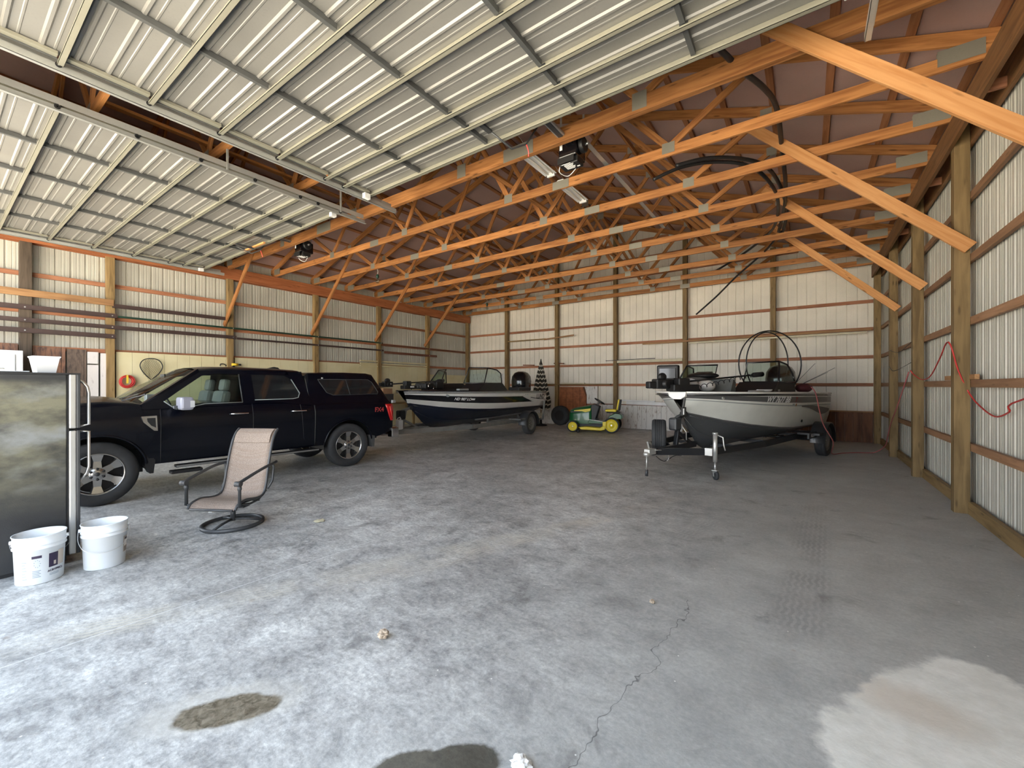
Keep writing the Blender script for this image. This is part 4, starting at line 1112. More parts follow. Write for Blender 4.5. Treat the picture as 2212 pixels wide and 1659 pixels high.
# cabin
mb = MB().box((0.85, -0.80, 0.6), (2.95, 0.80, 0.95), 'black_plastic'); mb.box((2.75, -0.82, 1.0), (3.05, 0.82, 1.22), 'black_plastic'); mb.build('cabin_floor', TK)
for y in (0.38, -0.38):
    e = MB().cbox((1.98, y, 1.16), (0.14, 0.48, 0.62), 'seat_grey', ry=-0.18)
    e.cbox((2.22, y, 1.0), (0.5, 0.50, 0.16), 'seat_grey'); st = e.build('seat', TK, bevel=0.05)
    MB().cbox((1.90, y, 1.56), (0.10, 0.26, 0.19), 'seat_grey', ry=-0.15).build('headrest', st, bevel=0.035)
for y in (0.38, -0.38):
    MB().cbox((1.05, y, 1.2), (0.14, 0.5, 0.7), 'seat_grey', ry=-0.12).build('seat', TK, bevel=0.05)
ring = [(2.62 + 0.05 * sin(a), 0.38 + 0.18 * cos(a), 1.20 + 0.17 * sin(a)) for a in [2 * pi * k / 24 for k in range(24)]]
MB().tube(ring, 0.014, 'black_plastic', 8, closed=True).build('steering_wheel', TK)
MB().cbox((2.62, 0.0, 1.70), (0.03, 0.24, 0.06), 'black_plastic').build('rearview_mirror', TK, bevel=0.01)
MB().cbox((2.96, 0.60, 1.38), (0.004, 0.09, 0.04), 'label_grey', rz=-0.2, ry=-0.95).build('inspection_sticker', TK)
MB().prism([(0.9, 1.86), (1.12, 1.865), (1.0, 1.90), (0.93, 1.89)], -0.03, 0.03, 'y', 'black_plastic').build('roof_antenna', TK)

# ------------------------------------------------------------------ fridge, tub, buckets
FR = thing('fridge', 'tall fridge with a dusty black side and stainless doors at the left edge', 'fridge', (-5.60, 0.40, 0))
MB().box((-0.35, -0.36, 0.03), (0.35, 0.325, 1.645), 'fridge_side').build('body', FR, bevel=0.006)
MB().box((-0.33, -0.34, 0.0), (0.33, 0.30, 0.03), 'black_plastic').build('plinth', FR)
MB().box((-0.34, 0.325, 0.07), (0.34, 0.340, 1.64), 'black_plastic').build('door_gasket', FR)
for z0, z1, nm in ((1.175, 1.65, 'freezer_door'), (0.075, 1.155, 'fridge_door')):
    d = MB().box((-0.35, 0.34, z0), (0.35, 0.385, z1), 'stainless').build(nm, FR, bevel=0.008)
    MB().box((-0.35, 0.3855, z0), (0.348, 0.410, z1), 'charcoal_metal').build('door_edge', d, bevel=0.006)
    if nm == 'freezer_door': pts = [(0.27, 0.405, 1.60), (0.27, 0.435, 1.585), (0.27, 0.465, 1.54), (0.27, 0.475, 1.48), (0.27, 0.475, 1.20), (0.27, 0.405, 1.185)]
    else: pts = [(0.27, 0.405, 1.14), (0.27, 0.475, 1.135), (0.27, 0.475, 0.82), (0.27, 0.46, 0.76), (0.27, 0.405, 0.68)]
    MB().tube(pts, 0.012, 'stainless', 8).build('handle', d)
mb = MB().prism([(-0.35, 1.645), (0.35, 1.645), (0.35, 1.66), (-0.35, 1.66)], -0.36, 0.41, 'y', 'black_plastic'); mb.build('top_cover', FR)
TB = thing('storage_tub', 'clear whitish plastic tub standing on the fridge top', 'tub', (-5.42, 0.615, 1.66), 0.1)
mb = MB()
def ring_(z, a, b): return [(-a, -b, z), (a, -b, z), (a, b, z), (-a, b, z)]
mb.grid([ring_(0.0, 0.065, 0.055), ring_(0.135, 0.085, 0.075), ring_(0.135, 0.080, 0.070), ring_(0.006, 0.060, 0.050)], 'white_plastic', smooth=False, close=True)
mb.add(ring_(0.0, 0.065, 0.055), [(0, 1, 2, 3)], 'white_plastic'); mb.build('tub', TB)
mb = MB().grid([ring_(0.128, 0.086, 0.076), ring_(0.140, 0.092, 0.082), ring_(0.144, 0.088, 0.078), ring_(0.138, 0.080, 0.070)], 'white_plastic', smooth=False, close=True); mb.build('rim', TB)
MB().box((0.03, -0.035, 0.01), (0.05, 0.0, 0.11), 'yellow_panel').build('contents', TB); MB().ball((0.02, 0.02, 0.05), 0.035, 'label_tan').build('contents', TB)
o = MB().box((-0.10, -0.32, 0), (0.10, 0.10, 0.005), 'white_plastic').box((0.095, -0.32, 0), (0.10, 0.10, 0.012), 'white_plastic').build('plastic_tray', None, loc=(-5.42, 0.42, 1.661))
tag(o, 'flat white plastic sheet lying on the fridge top in front of the tub', 'tray')
CB = thing('white_cabinet', 'white metal cabinet with a small label standing against the far left wall', 'cabinet', (-12.55, 0.42, 0))
MB().box((-0.28, -0.75, 0), (0.28, 0.70, 2.22), 'white_plastic').build('body', CB, bevel=0.01)
MB().box((0.28, -0.72, 0.05), (0.30, 0.60, 2.14), 'stripe_white').build('door', CB, bevel=0.006)
MB().box((0.30, -0.2, 1.85), (0.303, 0.16, 2.03), 'cream_board').build('label', CB); MB().box((0.30, 0.40, 1.86), (0.315, 0.46, 1.88), 'steel').build('handle', CB)

def bucket(loc, rz, label, kind):
    t = thing('bucket', label, 'bucket', loc, rz, 'white plastic buckets by the fridge')
    H = 0.375
    prof = [(0, 0.012), (0.125, 0.012), (0.128, 0.0), (0.131, 0.004), (0.141, 0.27), (0.150, 0.272), (0.150, 0.280), (0.1425, 0.284), (0.143, 0.300), (0.151, 0.302), (0.151, 0.310), (0.1445, 0.314), (0.147, 0.365), (0.152, 0.368), (0.152, 0.375), (0.145, 0.375), (0.140, 0.30), (0.124, 0.02), (0, 0.02)]
    MB().lathe(prof, 'bucket_white', 48).build('pail', t)
    for s in (1, -1):
        MB().cyl((s * 0.140, 0, 0.325), (s * 0.160, 0, 0.325), 0.014, 'bucket_white', 12).build('handle_ear', t)
    sw = 1 if kind else -1
    pts = [(0.160, 0, 0.325), (0.158, sw * -0.06, 0.25), (0.12, sw * -0.125, 0.185), (0.04, sw * -0.155, 0.152), (-0.04, sw * -0.155, 0.152), (-0.12, sw * -0.125, 0.185), (-0.158, sw * -0.06, 0.25), (-0.160, 0, 0.325)]
    MB().tube(smoothpath(pts, 5), 0.0022, 'steel', 6).build('bail', t)
    def decal(a0, a1, z0, z1, m, nm='label', dr=0.0012):
        r0, r1 = (lerp(0.131, 0.141, z / 0.27) + dr for z in (z0, z1))
        return MB().lathe([(r0, z0), (r1, z1)], m, 12, None, a0, a1).build(nm, t)
    D = radians
    if kind == 0:
        a = -0.0
        decal(D(-62), D(-38), 0.115, 0.225, 'label_dark'); decal(D(-38), D(-16), 0.115, 0.235, 'label_tan')
        decal(D(-50), D(-44), 0.13, 0.16, 'label_tan', dr=0.002)
        decal(D(-100), D(-78), 0.205, 0.225, 'label_dark')
        for k in range(5): decal(D(-99), D(-80 - 3 * (k % 2)), 0.105 - k * 0.012, 0.110 - k * 0.012, 'label_grey')
        for q in range(9):
            aa = D(-89) + 0.12 * cos(q * 0.7); zz = 0.16 + 0.028 * sin(q * 0.7); decal(aa, aa + 0.03, zz, zz + 0.006, 'label_grey')
        for k in range(7): decal(D(-124), D(-112 - 2 * (k % 3)), 0.05 + k * 0.022, 0.054 + k * 0.022, 'label_grey')
        text('lettering', 'ACRYPRO', 0.022, 'label_dark', t, frame((cos(D(46)), sin(D(46)), 0), (0, 0, 1), (0.1355 * cos(D(-46)), 0.1355 * sin(D(-46)), 0.088)), 0.0015)
        for k in range(2): decal(D(-60), D(-34), 0.052 + k * 0.010, 0.056 + k * 0.010, 'label_grey')
    else:
        decal(D(-32), D(-4), 0.10, 0.235, 'label_tan'); decal(D(-28), D(-8), 0.15, 0.20, 'white_paint', dr=0.002); decal(D(-26), D(-10), 0.205, 0.222, 'label_dark', dr=0.002)
        for k in range(4): decal(D(-29), D(-8), 0.108 + k * 0.01, 0.112 + k * 0.01, 'label_dark', dr=0.002)
    return t
bucket((-5.02, 0.545, 0), radians(76), 'white plastic bucket with printed safety labels, in front of the fridge', 0)
bucket((-4.97, 0.915, 0), radians(78), 'plain white plastic bucket with a hanging wire handle, beyond the labelled bucket', 1)

# ------------------------------------------------------------------ swivel patio chair (x right, y back)
CH = thing('patio_chair', 'tan sling swivel patio chair on a round charcoal base beside the pickup', 'chair', (-5.22, 2.00, 0), radians(30))
fr = 'charcoal_metal'
ring = [(0.285 * cos(a), 0.285 * sin(a), 0.022) for a in [2 * pi * k / 48 for k in range(48)]]
mb = MB().lathe([(0.285, 0.002), (0.30, 0.006), (0.302, 0.035), (0.285, 0.042), (0.27, 0.035), (0.272, 0.006), (0.285, 0.002)], fr, 48)
for a in (0.5, 0.5 + 2 * pi / 3, 0.5 + 4 * pi / 3):
    mb.tube([(0, 0, 0.07), (0.15 * cos(a), 0.15 * sin(a), 0.055), (0.285 * cos(a), 0.285 * sin(a), 0.025)], 0.014, fr, 8)
mb.build('base', CH)
MB().cyl((0, 0, 0.05), (0, 0, 0.21), 0.026, fr, 16).build('post', CH)
mb = MB().box((-0.16, -0.05, 0.205), (0.16, 0.05, 0.222), fr).box((-0.13, -0.14, 0.24), (0.13, 0.12, 0.252), fr)
for x in (-0.09, 0.09):
    for k in range(5): mb.cyl((x, -0.05 + k * 0.02, 0.222), (x, -0.05 + k * 0.02, 0.242), 0.014, 'steel', 8)
mb.build('rocker_plate', CH)
sp = smoothpath([(0, -0.30, 0.255), (0, -0.25, 0.305), (0, -0.14, 0.325), (0, 0.02, 0.30), (0, 0.13, 0.315), (0, 0.18, 0.40), (0, 0.22, 0.58), (0, 0.27, 0.78), (0, 0.31, 0.90), (0, 0.36, 0.985), (0, 0.41, 1.03)], 5)
rows = []
for i, p in enumerate(sp):
    f = i / (len(sp) - 1); hw = lerp(0.255, 0.235, f)
    rows.append([(hw * v, p.y - 0.0 + 0.012 * (1 - v * v), p.z - 0.022 * (1 - v * v) * (1 - f)) for v in [-1 + 2 * j / 8 for j in range(9)]])
slg = MB().grid(rows, 'sling_fabric').build('sling_seat', CH)
so = slg.modifiers.new('solid', 'SOLIDIFY'); so.thickness = 0.004
hr = [r for r, p in zip(rows, sp) if p.z > 0.86 and p.y > 0.25]
MB().grid([[(q[0] * 0.93, q[1] - 0.014 - 0.014 * sin(pi * i / (len(hr) - 1)), q[2] + 0.002) for q in r] for i, r in enumerate(hr)], 'sling_fabric').build('headrest_pad', CH)
for s in (-1, 1):
    MB().tube([(s * (lerp(0.255, 0.235, i / (len(sp) - 1)) + 0.012), p.y, p.z) for i, p in enumerate(sp)], 0.014, fr, 8).build('side_rail', CH)
    mb = MB()
    mb.tube(smoothpath([(s * 0.30, -0.30, 0.535), (s * 0.31, -0.24, 0.555), (s * 0.315, -0.06, 0.60), (s * 0.315, 0.12, 0.635), (s * 0.30, 0.26, 0.645), (s * 0.28, 0.33, 0.65)], 5), 0.017, fr, 8)
    mb.cyl((s * 0.275, -0.305, 0.530), (s * 0.335, -0.305, 0.530), 0.028, fr, 14)
    mb.build('armrest', CH)
    mb = MB().lathe([(0.0, 0.0), (0.017, 0.0), (0.015, 0.17), (0.021, 0.175), (0.021, 0.20), (0.016, 0.205), (0.024, 0.235), (0.0, 0.24)], fr, 14, Matrix.Translation((s * 0.30, -0.28, 0.29)))
    mb.tube([(s * 0.30, -0.28, 0.295), (s * 0.27, -0.27, 0.29)], 0.012, fr, 8)
    mb.build('arm_post', CH)
    MB().tube([(s * 0.30, 0.24, 0.64), (s * 0.30, 0.26, 0.60), (s * 0.29, 0.245, 0.44), (s * 0.28, 0.18, 0.37)], 0.014, fr, 8).build('arm_post', CH)
    MB().tube([(s * 0.26, -0.26, 0.30), (s * 0.24, -0.05, 0.255), (s * 0.24, 0.08, 0.265), (s * 0.26, 0.18, 0.35)], 0.012, fr, 8).build('under_rail', CH)
for y, z in ((-0.10, 0.262), (0.08, 0.262)): MB().cyl((-0.25, y, z), (0.25, y, z), 0.012, fr, 8).build('cross_bar', CH)
MB().tube([(-0.24, -0.30, 0.25), (0.24, -0.30, 0.25)], 0.013, fr, 8).build('cross_bar', CH)

# ------------------------------------------------------------------ boats (x from bow to stern, -y towards the camera)
def boat_hull(T, P):
    L = P['L']; rows = []; S = [0, 0.012, 0.03, 0.06, 0.1, 0.15, 0.2, 0.27, 0.35, 0.45, 0.55, 0.65, 0.75, 0.85, 0.93, 1.0]
    sides = P['bands']                     # [(t, material below)] between chine (0) and gunwale (1)
    for s in S:
        g, c = interp(P['g'], s), interp(P['c'], s)
        zk, zc, zg = interp(P['zk'], s), interp(P['zc'], s), interp(P['zg'], s)
        rake = P['rake'] * max(0, 1 - s / 0.24) ** 1.3
        def px(z): return s * L + rake * (1 - (z - 0.35) / (zg - 0.35)) - (0.0 if s < 1 else 0.0)
        half = [(0.0, zk), (c * 0.5, lerp(zk, zc, 0.42)), (c * 0.93, lerp(zk, zc, 0.90)), (c, zc)]
        for t, _ in sides:
            fl = t ** 0.85
            bulge = P.get('bulge', 0.03) * sin(pi * t) * min(1, s * 4)
            half.append((lerp(c, g, fl) + bulge, lerp(zc, zg, t)))
        near = [(px(z), -y, z) for y, z in half]
        far = [(px(z), y, z) for y, z in half]
        rows.append(far[::-1] + near[1:])
    ms = ['%s' % P['bottom']] * 3 + [m for _, m in sides]
    mats = ms[::-1] + ms
    mb = MB().grid(rows, P['bottom'], True, mats)
    mb.add(rows[-1], [tuple(range(len(rows[-1])))], P['transom'])
    mb.build('hull', T)
    # strakes
    mb = MB()
    n = len(rows[0]); mid = n // 2
    for k in (1, 2):
        mb.tube([Vector(r[mid + k]) + Vector((0, -0.004, -0.004)) for r in rows[2:]], 0.012, P['bottom'], 5)
    mb.tube([Vector(r[mid + 3]) + Vector((0, -0.004, 0)) for r in rows[1:]], 0.014, P['chine_m'], 5)
    mb.build('spray_rail', T)
    # gunwale rail
    mb = MB()
    for sd in (0, -1):
        pts = [Vector(r[sd]) for r in rows]
        mb.tube(pts, 0.019, P['rail'], 8)
        mb.tube([p + Vector((0, 0.004 if sd == 0 else -0.004, -0.045)) for p in pts], 0.010, P['rail2'], 6)
    mb.build('rub_rail', T)
    # decks: fore deck lid and a side deck rim round a carpeted cockpit
    fs = P['fore']
    rim = MB()
    drows = []
    for r, s in zip(rows, S):
        a, b = Vector(r[0]), Vector(r[-1]); zz = a.z + 0.004
        w = 0.16
        if s <= fs: drows.append([(a.x, a.y, zz), (a.x, lerp(a.y, b.y, 0.5), zz), (b.x, b.y, zz)])
    rim.grid(drows, P['deck'], False)
    l1 = []; l2 = []
    for r, s in zip(rows, S):
        if s < fs - 1e-6: continue
        a, b = Vector(r[0]), Vector(r[-1]); zz = a.z + 0.004
        l1.append([(a.x, a.y, zz), (a.x, a.y - 0.17, zz), (a.x, a.y - 0.18, zz - 0.12)]); l2.append([(b.x, b.y, zz), (b.x, b.y + 0.17, zz), (b.x, b.y + 0.18, zz - 0.12)])
    rim.grid(l1, P['deck'], False); rim.grid(l2, P['deck'], False)
    rim.build('deck', T)
    mb = MB()
    x0 = fs * L; zf = interp(P['zg'], 0.5) - 0.48
    zb_ = interp(P['zg'], fs) - 0.03
    mb.box((x0 + 0.1, -0.60, zf), (L - 0.05, 0.60, zf + 0.03), 'carpet_grey'); mb.prism([(-0.50, zf), (0.50, zf), (0.90, zb_), (-0.90, zb_)], x0 - 0.02, x0 + 0.02, 'x', 'carpet_grey')
    mb.box((L - 0.45, -0.95, zf), (L - 0.02, 0.95, interp(P['zg'], 1.0) - 0.03), P['deck'])
    mb.build('cockpit_floor', T)
    return rows
def hull_pt(rows, P, s, t):           # point on the near side
    L = P['L']
    g, c = interp(P['g'], s), interp(P['c'], s); zc, zg = interp(P['zc'], s), interp(P['zg'], s)
    y = lerp(c, g, t ** 0.85) + P.get('bulge', 0.03) * sin(pi * t) * min(1, s * 4)
    z = lerp(zc, zg, t); rake = P['rake'] * max(0, 1 - s / 0.24) ** 1.3
    return Vector((s * L + rake * (1 - (z - 0.35) / (zg - 0.35)), -y, z))
def hull_text(T, rows, P, s, t, string, size, m, shear=0.0, bold=0.0):
    p = hull_pt(rows, P, s, t); px = hull_pt(rows, P, s + 0.03, t) - hull_pt(rows, P, s - 0.03, t); pz = hull_pt(rows, P, s, min(1, t + 0.08)) - hull_pt(rows, P, s, t - 0.08)
    M = frame(px, pz, p + px.cross(pz).normalized() * 0.012)
    return text('lettering', string, size, m, T, M, 0.001, shear, bold)

def glass_pane(T, pts, name='windshield_pane', m='glass_tinted', fr_=0.018, frm='black_gloss'):
    pts = [Vector(p) for p in pts]
    e = MB().tube(pts, fr_, frm, 6, closed=True)
    o = e.build('windshield_frame', T)
    c = sum(pts, Vector()) / len(pts)
    nrm = (pts[1] - pts[0]).cross(pts[2] - pts[0]).normalized() * 0.003
    n = len(pts)
    MB().add([p + nrm for p in pts] + [p - nrm for p in pts], [tuple(range(n)), tuple(range(2 * n - 1, n - 1, -1))] + [(i, (i + 1) % n, (i + 1) % n + n, i + n) for i in range(n)], m).build(name, o)
    return o
def outboard(T, x, z, decal=None):
    M = Matrix.Translation((x, 0, z))
    rows = []
    for k, (a, w, zz) in enumerate(((0.24, 0.20, -0.50), (0.32, 0.27, -0.40), (0.37, 0.32, -0.15), (0.37, 0.33, 0.05), (0.34, 0.31, 0.22), (0.25, 0.23, 0.35), (0.12, 0.11, 0.405), (0.0, 0.0, 0.41))):
        rows.append([(x + 0.05 + a * abs(cos(q)) ** 0.8 * (1 if cos(q) > 0 else -1), w * abs(sin(q)) ** 0.8 * (1 if sin(q) > 0 else -1), z + zz) for q in [2 * pi * j / 24 for j in range(24)]])
    o = MB().grid(rows, 'black_gloss', True, None, True).build('outboard_cowl', T)
    mb = MB().box((x - 0.06, -0.10, z - 1.0), (x + 0.18, 0.10, z - 0.48), 'black_plastic').box((x - 0.22, -0.14, z - 0.62), (x + 0.0, 0.14, z - 0.45), 'black_plastic')
    mb.box((x - 0.02, -0.03, z - 1.45), (x + 0.22, 0.03, z - 1.0), 'black_plastic').box((x - 0.1, -0.12, z - 1.12), (x + 0.3, 0.12, z - 1.09), 'black_plastic')
    mb.tube([(x - 0.05, 0, z - 1.36), (x + 0.30, 0, z - 1.36)], [0.05, 0.035], 'black_plastic', 10)
    mb.build('outboard_leg', T)
    MB().tube([(x + 0.28, 0.02, z + 0.1), (x + 0.33, 0.02, z - 0.2)], 0.01, 'charcoal_metal', 6).build('cowl_trim', o)
def trolling_motor(T, base, head, tip, k=1.0):
    b, h, t = Vector(base), Vector(head), Vector(tip)
    d = (t - h).normalized()
    mb = MB().cbox(b + Vector((0, 0, 0.05)), (0.42 * k, 0.16 * k, 0.09 * k), 'black_plastic', rz=math.atan2(d.y, d.x))
    mb.cbox(b + Vector((-0.05, 0, 0.14)), (0.18 * k, 0.13 * k, 0.12 * k), 'black_plastic', rz=math.atan2(d.y, d.x))
    o = mb.build('trolling_motor_mount', T, bevel=0.02)
    MB().cbox(b + Vector((0.02, -0.105, 0.06)), (0.13, 0.01, 0.035), 'ink_white', rz=math.atan2(d.y, d.x)).build('label_plate', o)
    MB().tube([h, t], 0.016, 'black_pipe', 8).build('trolling_motor_shaft', T)
    mb = MB().cbox(h, (0.26 * k, 0.12 * k, 0.13 * k), 'black_plastic', rz=math.atan2(d.y, d.x)).cbox(h - d * 0.18 * k, (0.12 * k, 0.09 * k, 0.09 * k), 'black_plastic', rz=math.atan2(d.y, d.x))
    mb.ball(h + Vector((0.0, 0, 0.09 * k)), 0.062 * k, 'black_plastic', sc=(1.3, 0.7, 0.9))
    mb.cyl(h + Vector((-0.02, -0.09 * k, 0.0)), h + Vector((-0.02, 0.09 * k, 0.0)), 0.055 * k, 'black_plastic', 18)
    hd = mb.build('trolling_motor_head', T, bevel=0.025)
    MB().ball(h + Vector((0.03, -0.075 * k, 0.01)), 0.018, 'ink_white').build('dial', hd)
    mb = MB().tube([t - d * 0.02, t + d * 0.22], 0.048, 'black_plastic', 14).tube([t - d * 0.05 + Vector((0, 0, -0.0)), t + d * 0.02], [0.02, 0.048], 'black_plastic', 14)
    mb.build('trolling_motor_pod', T)
    pts = []
    for q in range(90):
        f = q / 89; p = b.lerp(t, f) + Vector((0, -0.03, 0.04 + 0.0 * f)); p.z += 0.035 * sin(q * 0.9) - 0.03; p.y += 0.025 * cos(q * 0.9)
        pts.append(p)
    MB().tube(pts, 0.007, 'black_pipe', 5).build('coiled_cable', T)

def trailer(T, P):
    m = P['m']; hx, zf, xw, yw, R = P['hx'], P['zf'], P['xw'], P['yw'], P['R']
    mb = MB()
    for s in (-1, 1):
        pts = [(hx + 0.15, s * 0.03, zf + 0.02), P.get('v', (hx + 1.3, 0.34)) and (P.get('v', (hx + 1.3, 0.34))[0], s * P.get('v', (hx + 1.3, 0.34))[1], zf), (hx + 2.6, s * 0.80, zf), (xw + 0.9, s * 0.86, zf)]
        for a, b in zip(pts, pts[1:]): mb.beam(a, b, 0.055, 0.11, m)
    mb.build('frame', T)
    mb = MB().beam((hx, 0, zf + 0.02), (hx + 1.5, 0, zf + 0.02), 0.08, 0.10, m); mb.build('tongue', T)
    for x in (hx + 2.0, hx + 3.2, xw, xw + 0.8): MB().beam((x, -0.82 if x > hx + 2.5 else -0.55, zf - 0.03), (x, 0.82 if x > hx + 2.5 else 0.55, zf - 0.03), 0.06, 0.06, m).build('cross_member', T)
    for s in (-1, 1):
        MB().beam((xw - 1.9, s * 0.38, zf + 0.13), (xw + 0.9, s * 0.55, zf + P.get('bz', 0.16)), 0.09, 0.05, 'carpet_grey').build('bunk', T)
        for x in (xw - 1.4, xw + 0.4): MB().beam((x, s * 0.45, zf), (x, s * 0.45, zf + 0.13), 0.05, 0.05, m, up=(1, 0, 0)).build('bunk_bracket', T)
        wheel(T, 'wheel', (xw, s * yw, R), R, R * 0.58, P['tw'], 'steel', s, P.get('tyre', 'rubber_dusty'))
        # fender
        w = P['tw'] / 2 + 0.03
        rows = []
        for a in [radians(q) for q in range(-8, 189, 12)]:
            rr = R + 0.07
            rows.append([(xw + rr * 1.08 * cos(a), s * (yw - w), R + rr * sin(a)), (xw + rr * 1.08 * cos(a), s * (yw + w), R + rr * sin(a)), (xw + rr * 1.06 * cos(a), s * (yw + w), R + rr * 0.93 * sin(a) - 0.0)])
        MB().grid(rows, P['fender']).build('fender', T)
        MB().box((xw - R - 0.38, min(s * 0.86, s * (yw + 0.1)), zf + 0.05), (xw - R - 0.05, max(s * 0.86, s * (yw + 0.1)), zf + 0.09), P['step']).build('fender_step', T)
    MB().cyl((xw, -yw, R), (xw, yw, R), 0.03, m, 10).build('axle', T)
    # winch post
    wx = P['wx']
    mb = MB().beam((wx - 0.05, 0, zf + 0.06), (wx + 0.08, 0, P['wz']), 0.07, 0.07, m, up=(1, 0, 0))
    mb.cbox((wx + 0.10, 0, P['wz'] - 0.02), (0.26, 0.07, 0.06), m, ry=-0.25)
    mb.beam((wx + 0.5, 0, zf + 0.05), (wx + 0.02, 0, lerp(zf, P['wz'], 0.5)), 0.05, 0.05, m)
    wp = mb.build('winch_post', T, bevel=0.005)
    MB().cbox((wx - 0.07, 0.0, P['wz'] - 0.14), (0.20, 0.15, 0.22), P['winch_m']).build('winch', T, bevel=0.03)
    MB().cyl((wx + 0.24, -0.05, P['wz'] + 0.02), (wx + 0.24, 0.05, P['wz'] + 0.02), 0.05, 'rubber', 14).build('bow_roller', T)
    # coupler
    mb = MB().cbox((hx - 0.02, 0, zf + 0.03), (0.20, 0.10, 0.09), 'zinc').ball((hx - 0.12, 0, zf + 0.0), 0.055, 'zinc', sc=(1, 1, 0.7)).beam((hx - 0.05, 0, zf + 0.08), (hx - 0.10, 0, zf + 0.20), 0.03, 0.015, 'zinc')
    mb.build('coupler', T, bevel=0.01)

# --- right-hand boat
RB = thing('fishing_boat', 'silver and grey fishing boat, bow to the camera, in the right half of the barn', 'boat', (-1.86, 7.69, 0), radians(76))
PR = dict(L=5.2, rake=0.55, bulge=0.03,
          g=[(0, 0.16), (0.012, 0.28), (0.03, 0.40), (0.06, 0.56), (0.1, 0.72), (0.2, 0.95), (0.35, 1.08), (0.55, 1.14), (1, 1.10)],
          c=[(0, 0.015), (0.03, 0.05), (0.06, 0.13), (0.1, 0.26), (0.2, 0.56), (0.35, 0.83), (0.55, 0.96), (1, 1.0)],
          zk=[(0, 0.86), (0.03, 0.66), (0.06, 0.52), (0.1, 0.42), (0.15, 0.36), (0.25, 0.33), (1, 0.36)],
          zc=[(0, 1.08), (0.06, 1.02), (0.15, 0.92), (0.3, 0.80), (0.5, 0.70), (1, 0.66)],
          zg=[(0, 1.43), (0.5, 1.41), (1, 1.37)],
          bands=[(0.30, 'boat_silver'), (0.62, 'boat_silver'), (0.655, 'stripe_grey'), (0.70, 'boat_silver'), (0.72, 'boat_white'), (0.885, 'band_grey'), (0.915, 'boat_white'), (0.965, 'boat_black'), (1.0, 'boat_white')],
          bottom='boat_bottom_grey', transom='boat_silver', chine_m='band_grey', rail='boat_white', rail2='boat_black', deck='carpet_grey', fore=0.27)
rr = boat_hull(RB, PR)
hull_text(RB, rr, PR, 0.335, 0.80, 'WY 7677 BB', 0.155, 'ink_white', 0.25, 0.002)
hull_text(RB, rr, PR, 0.485, 0.80, 'T', 0.14, 'ink_red', 0.25, 0.002)
def hull_patch(T, rows, P, s0, s1, t0, t1, m, nm='decal', off=0.006, slant=0.0):
    vs = []
    for s in [lerp(s0, s1, k / 6) for k in range(7)]:
        for t in (t0, t1):
            p = hull_pt(rows, P, s + (slant if t == t1 else 0), t); q = hull_pt(rows, P, s + 0.01, t) - hull_pt(rows, P, s - 0.01, t); r = hull_pt(rows, P, s, min(1, t + 0.05)) - hull_pt(rows, P, s, t - 0.05)
            vs.append(p + q.cross(r).normalized() * off)
    return MB().add(vs, [(2 * i, 2 * i + 2, 2 * i + 3, 2 * i + 1) for i in range(6)], m, True).build(nm, T)
hull_patch(RB, rr, PR, 0.462, 0.482, 0.63, 0.70, 'stripe_grey'); hull_patch(RB, rr, PR, 0.49, 0.502, 0.63, 0.70, 'cardboard')
# dark swoosh at the stern
vs = []
for k in range(9):
    f = k / 8; s = lerp(0.55, 0.97, f); tt = 0.64 - 0.14 * f * f; tb = 0.60 - 0.30 * sin(pi * min(1, f * 1.05) / 2) ** 2 + (0.12 * max(0, f - 0.8) / 0.2)
    for t in (tb, tt):
        p = hull_pt(rr, PR, s, t); vs.append(p + Vector((0, -0.012, 0)))
MB().add(vs, [(2 * i, 2 * i + 2, 2 * i + 3, 2 * i + 1) for i in range(8)], 'band_grey', True).build('stern_graphic', RB)
p = hull_pt(rr, PR, 0.62, 0.18); MB().ball(p, 0.034, 'black_plastic', sc=(1, 0.5, 1)).build('drain_fitting', RB)
p = hull_pt(rr, PR, 0.085, 0.79); MB().ball(p, 0.055, 'zinc', sc=(1.0, 0.35, 0.45)).build('bow_light', RB)
MB().tube([hull_pt(rr, PR, 0.0, t) + Vector((-0.012, 0.02, 0)) for t in (0.0, 0.2, 0.4, 0.7, 0.9)] , 0.022, 'band_grey', 8).build('stem_guard', RB)
MB().prism([(-0.17, 1.44), (0.17, 1.44), (0.15, 1.36), (0.07, 1.31), (-0.07, 1.31), (-0.15, 1.36)], -0.035, 0.06, 'x', 'boat_white').build('bow_cap', RB, bevel=0.01)
trolling_motor(RB, (0.14, -0.02, 1.46), (-0.20, 0.18, 1.58), (1.95, -0.56, 1.76), 1.35)
glass_pane(RB, [(1.90, -1.00, 1.62), (2.12, -0.30, 1.62), (2.32, -0.30, 2.02), (2.18, -0.92, 2.02)])
glass_pane(RB, [(1.90, -1.00, 1.62), (2.75, -1.03, 1.62), (2.72, -0.99, 1.80), (2.55, -0.95, 1.97), (2.18, -0.92, 2.02)])
glass_pane(RB, [(1.90, 1.00, 1.62), (2.12, 0.30, 1.62), (2.32, 0.30, 2.0), (2.18, 0.92, 2.0)])
glass_pane(RB, [(1.90, 1.00, 1.62), (2.75, 1.03, 1.62), (2.55, 0.95, 1.95), (2.18, 0.92, 2.0)])
for s in (-1, 1):
    MB().prism([(1.55, 1.42), (1.88, 1.62), (2.75, 1.63), (2.85, 1.42), (2.6, 1.34), (1.8, 1.34)], s * 0.30 if s > 0 else -1.02, 1.02 if s > 0 else -0.30, 'y', 'black_plastic').build('console', RB, bevel=0.02)
MB().cbox((2.4, 0.62, 1.74), (0.1, 0.36, 0.24), 'black_plastic', ry=-0.2).build('console_screen', RB, bevel=0.02)
t_ = MB().cbox((0.62, 0.52, 1.80), (0.12, 0.42, 0.30), 'black_plastic', rz=0.15).build('fish_finder', RB, bevel=0.03)
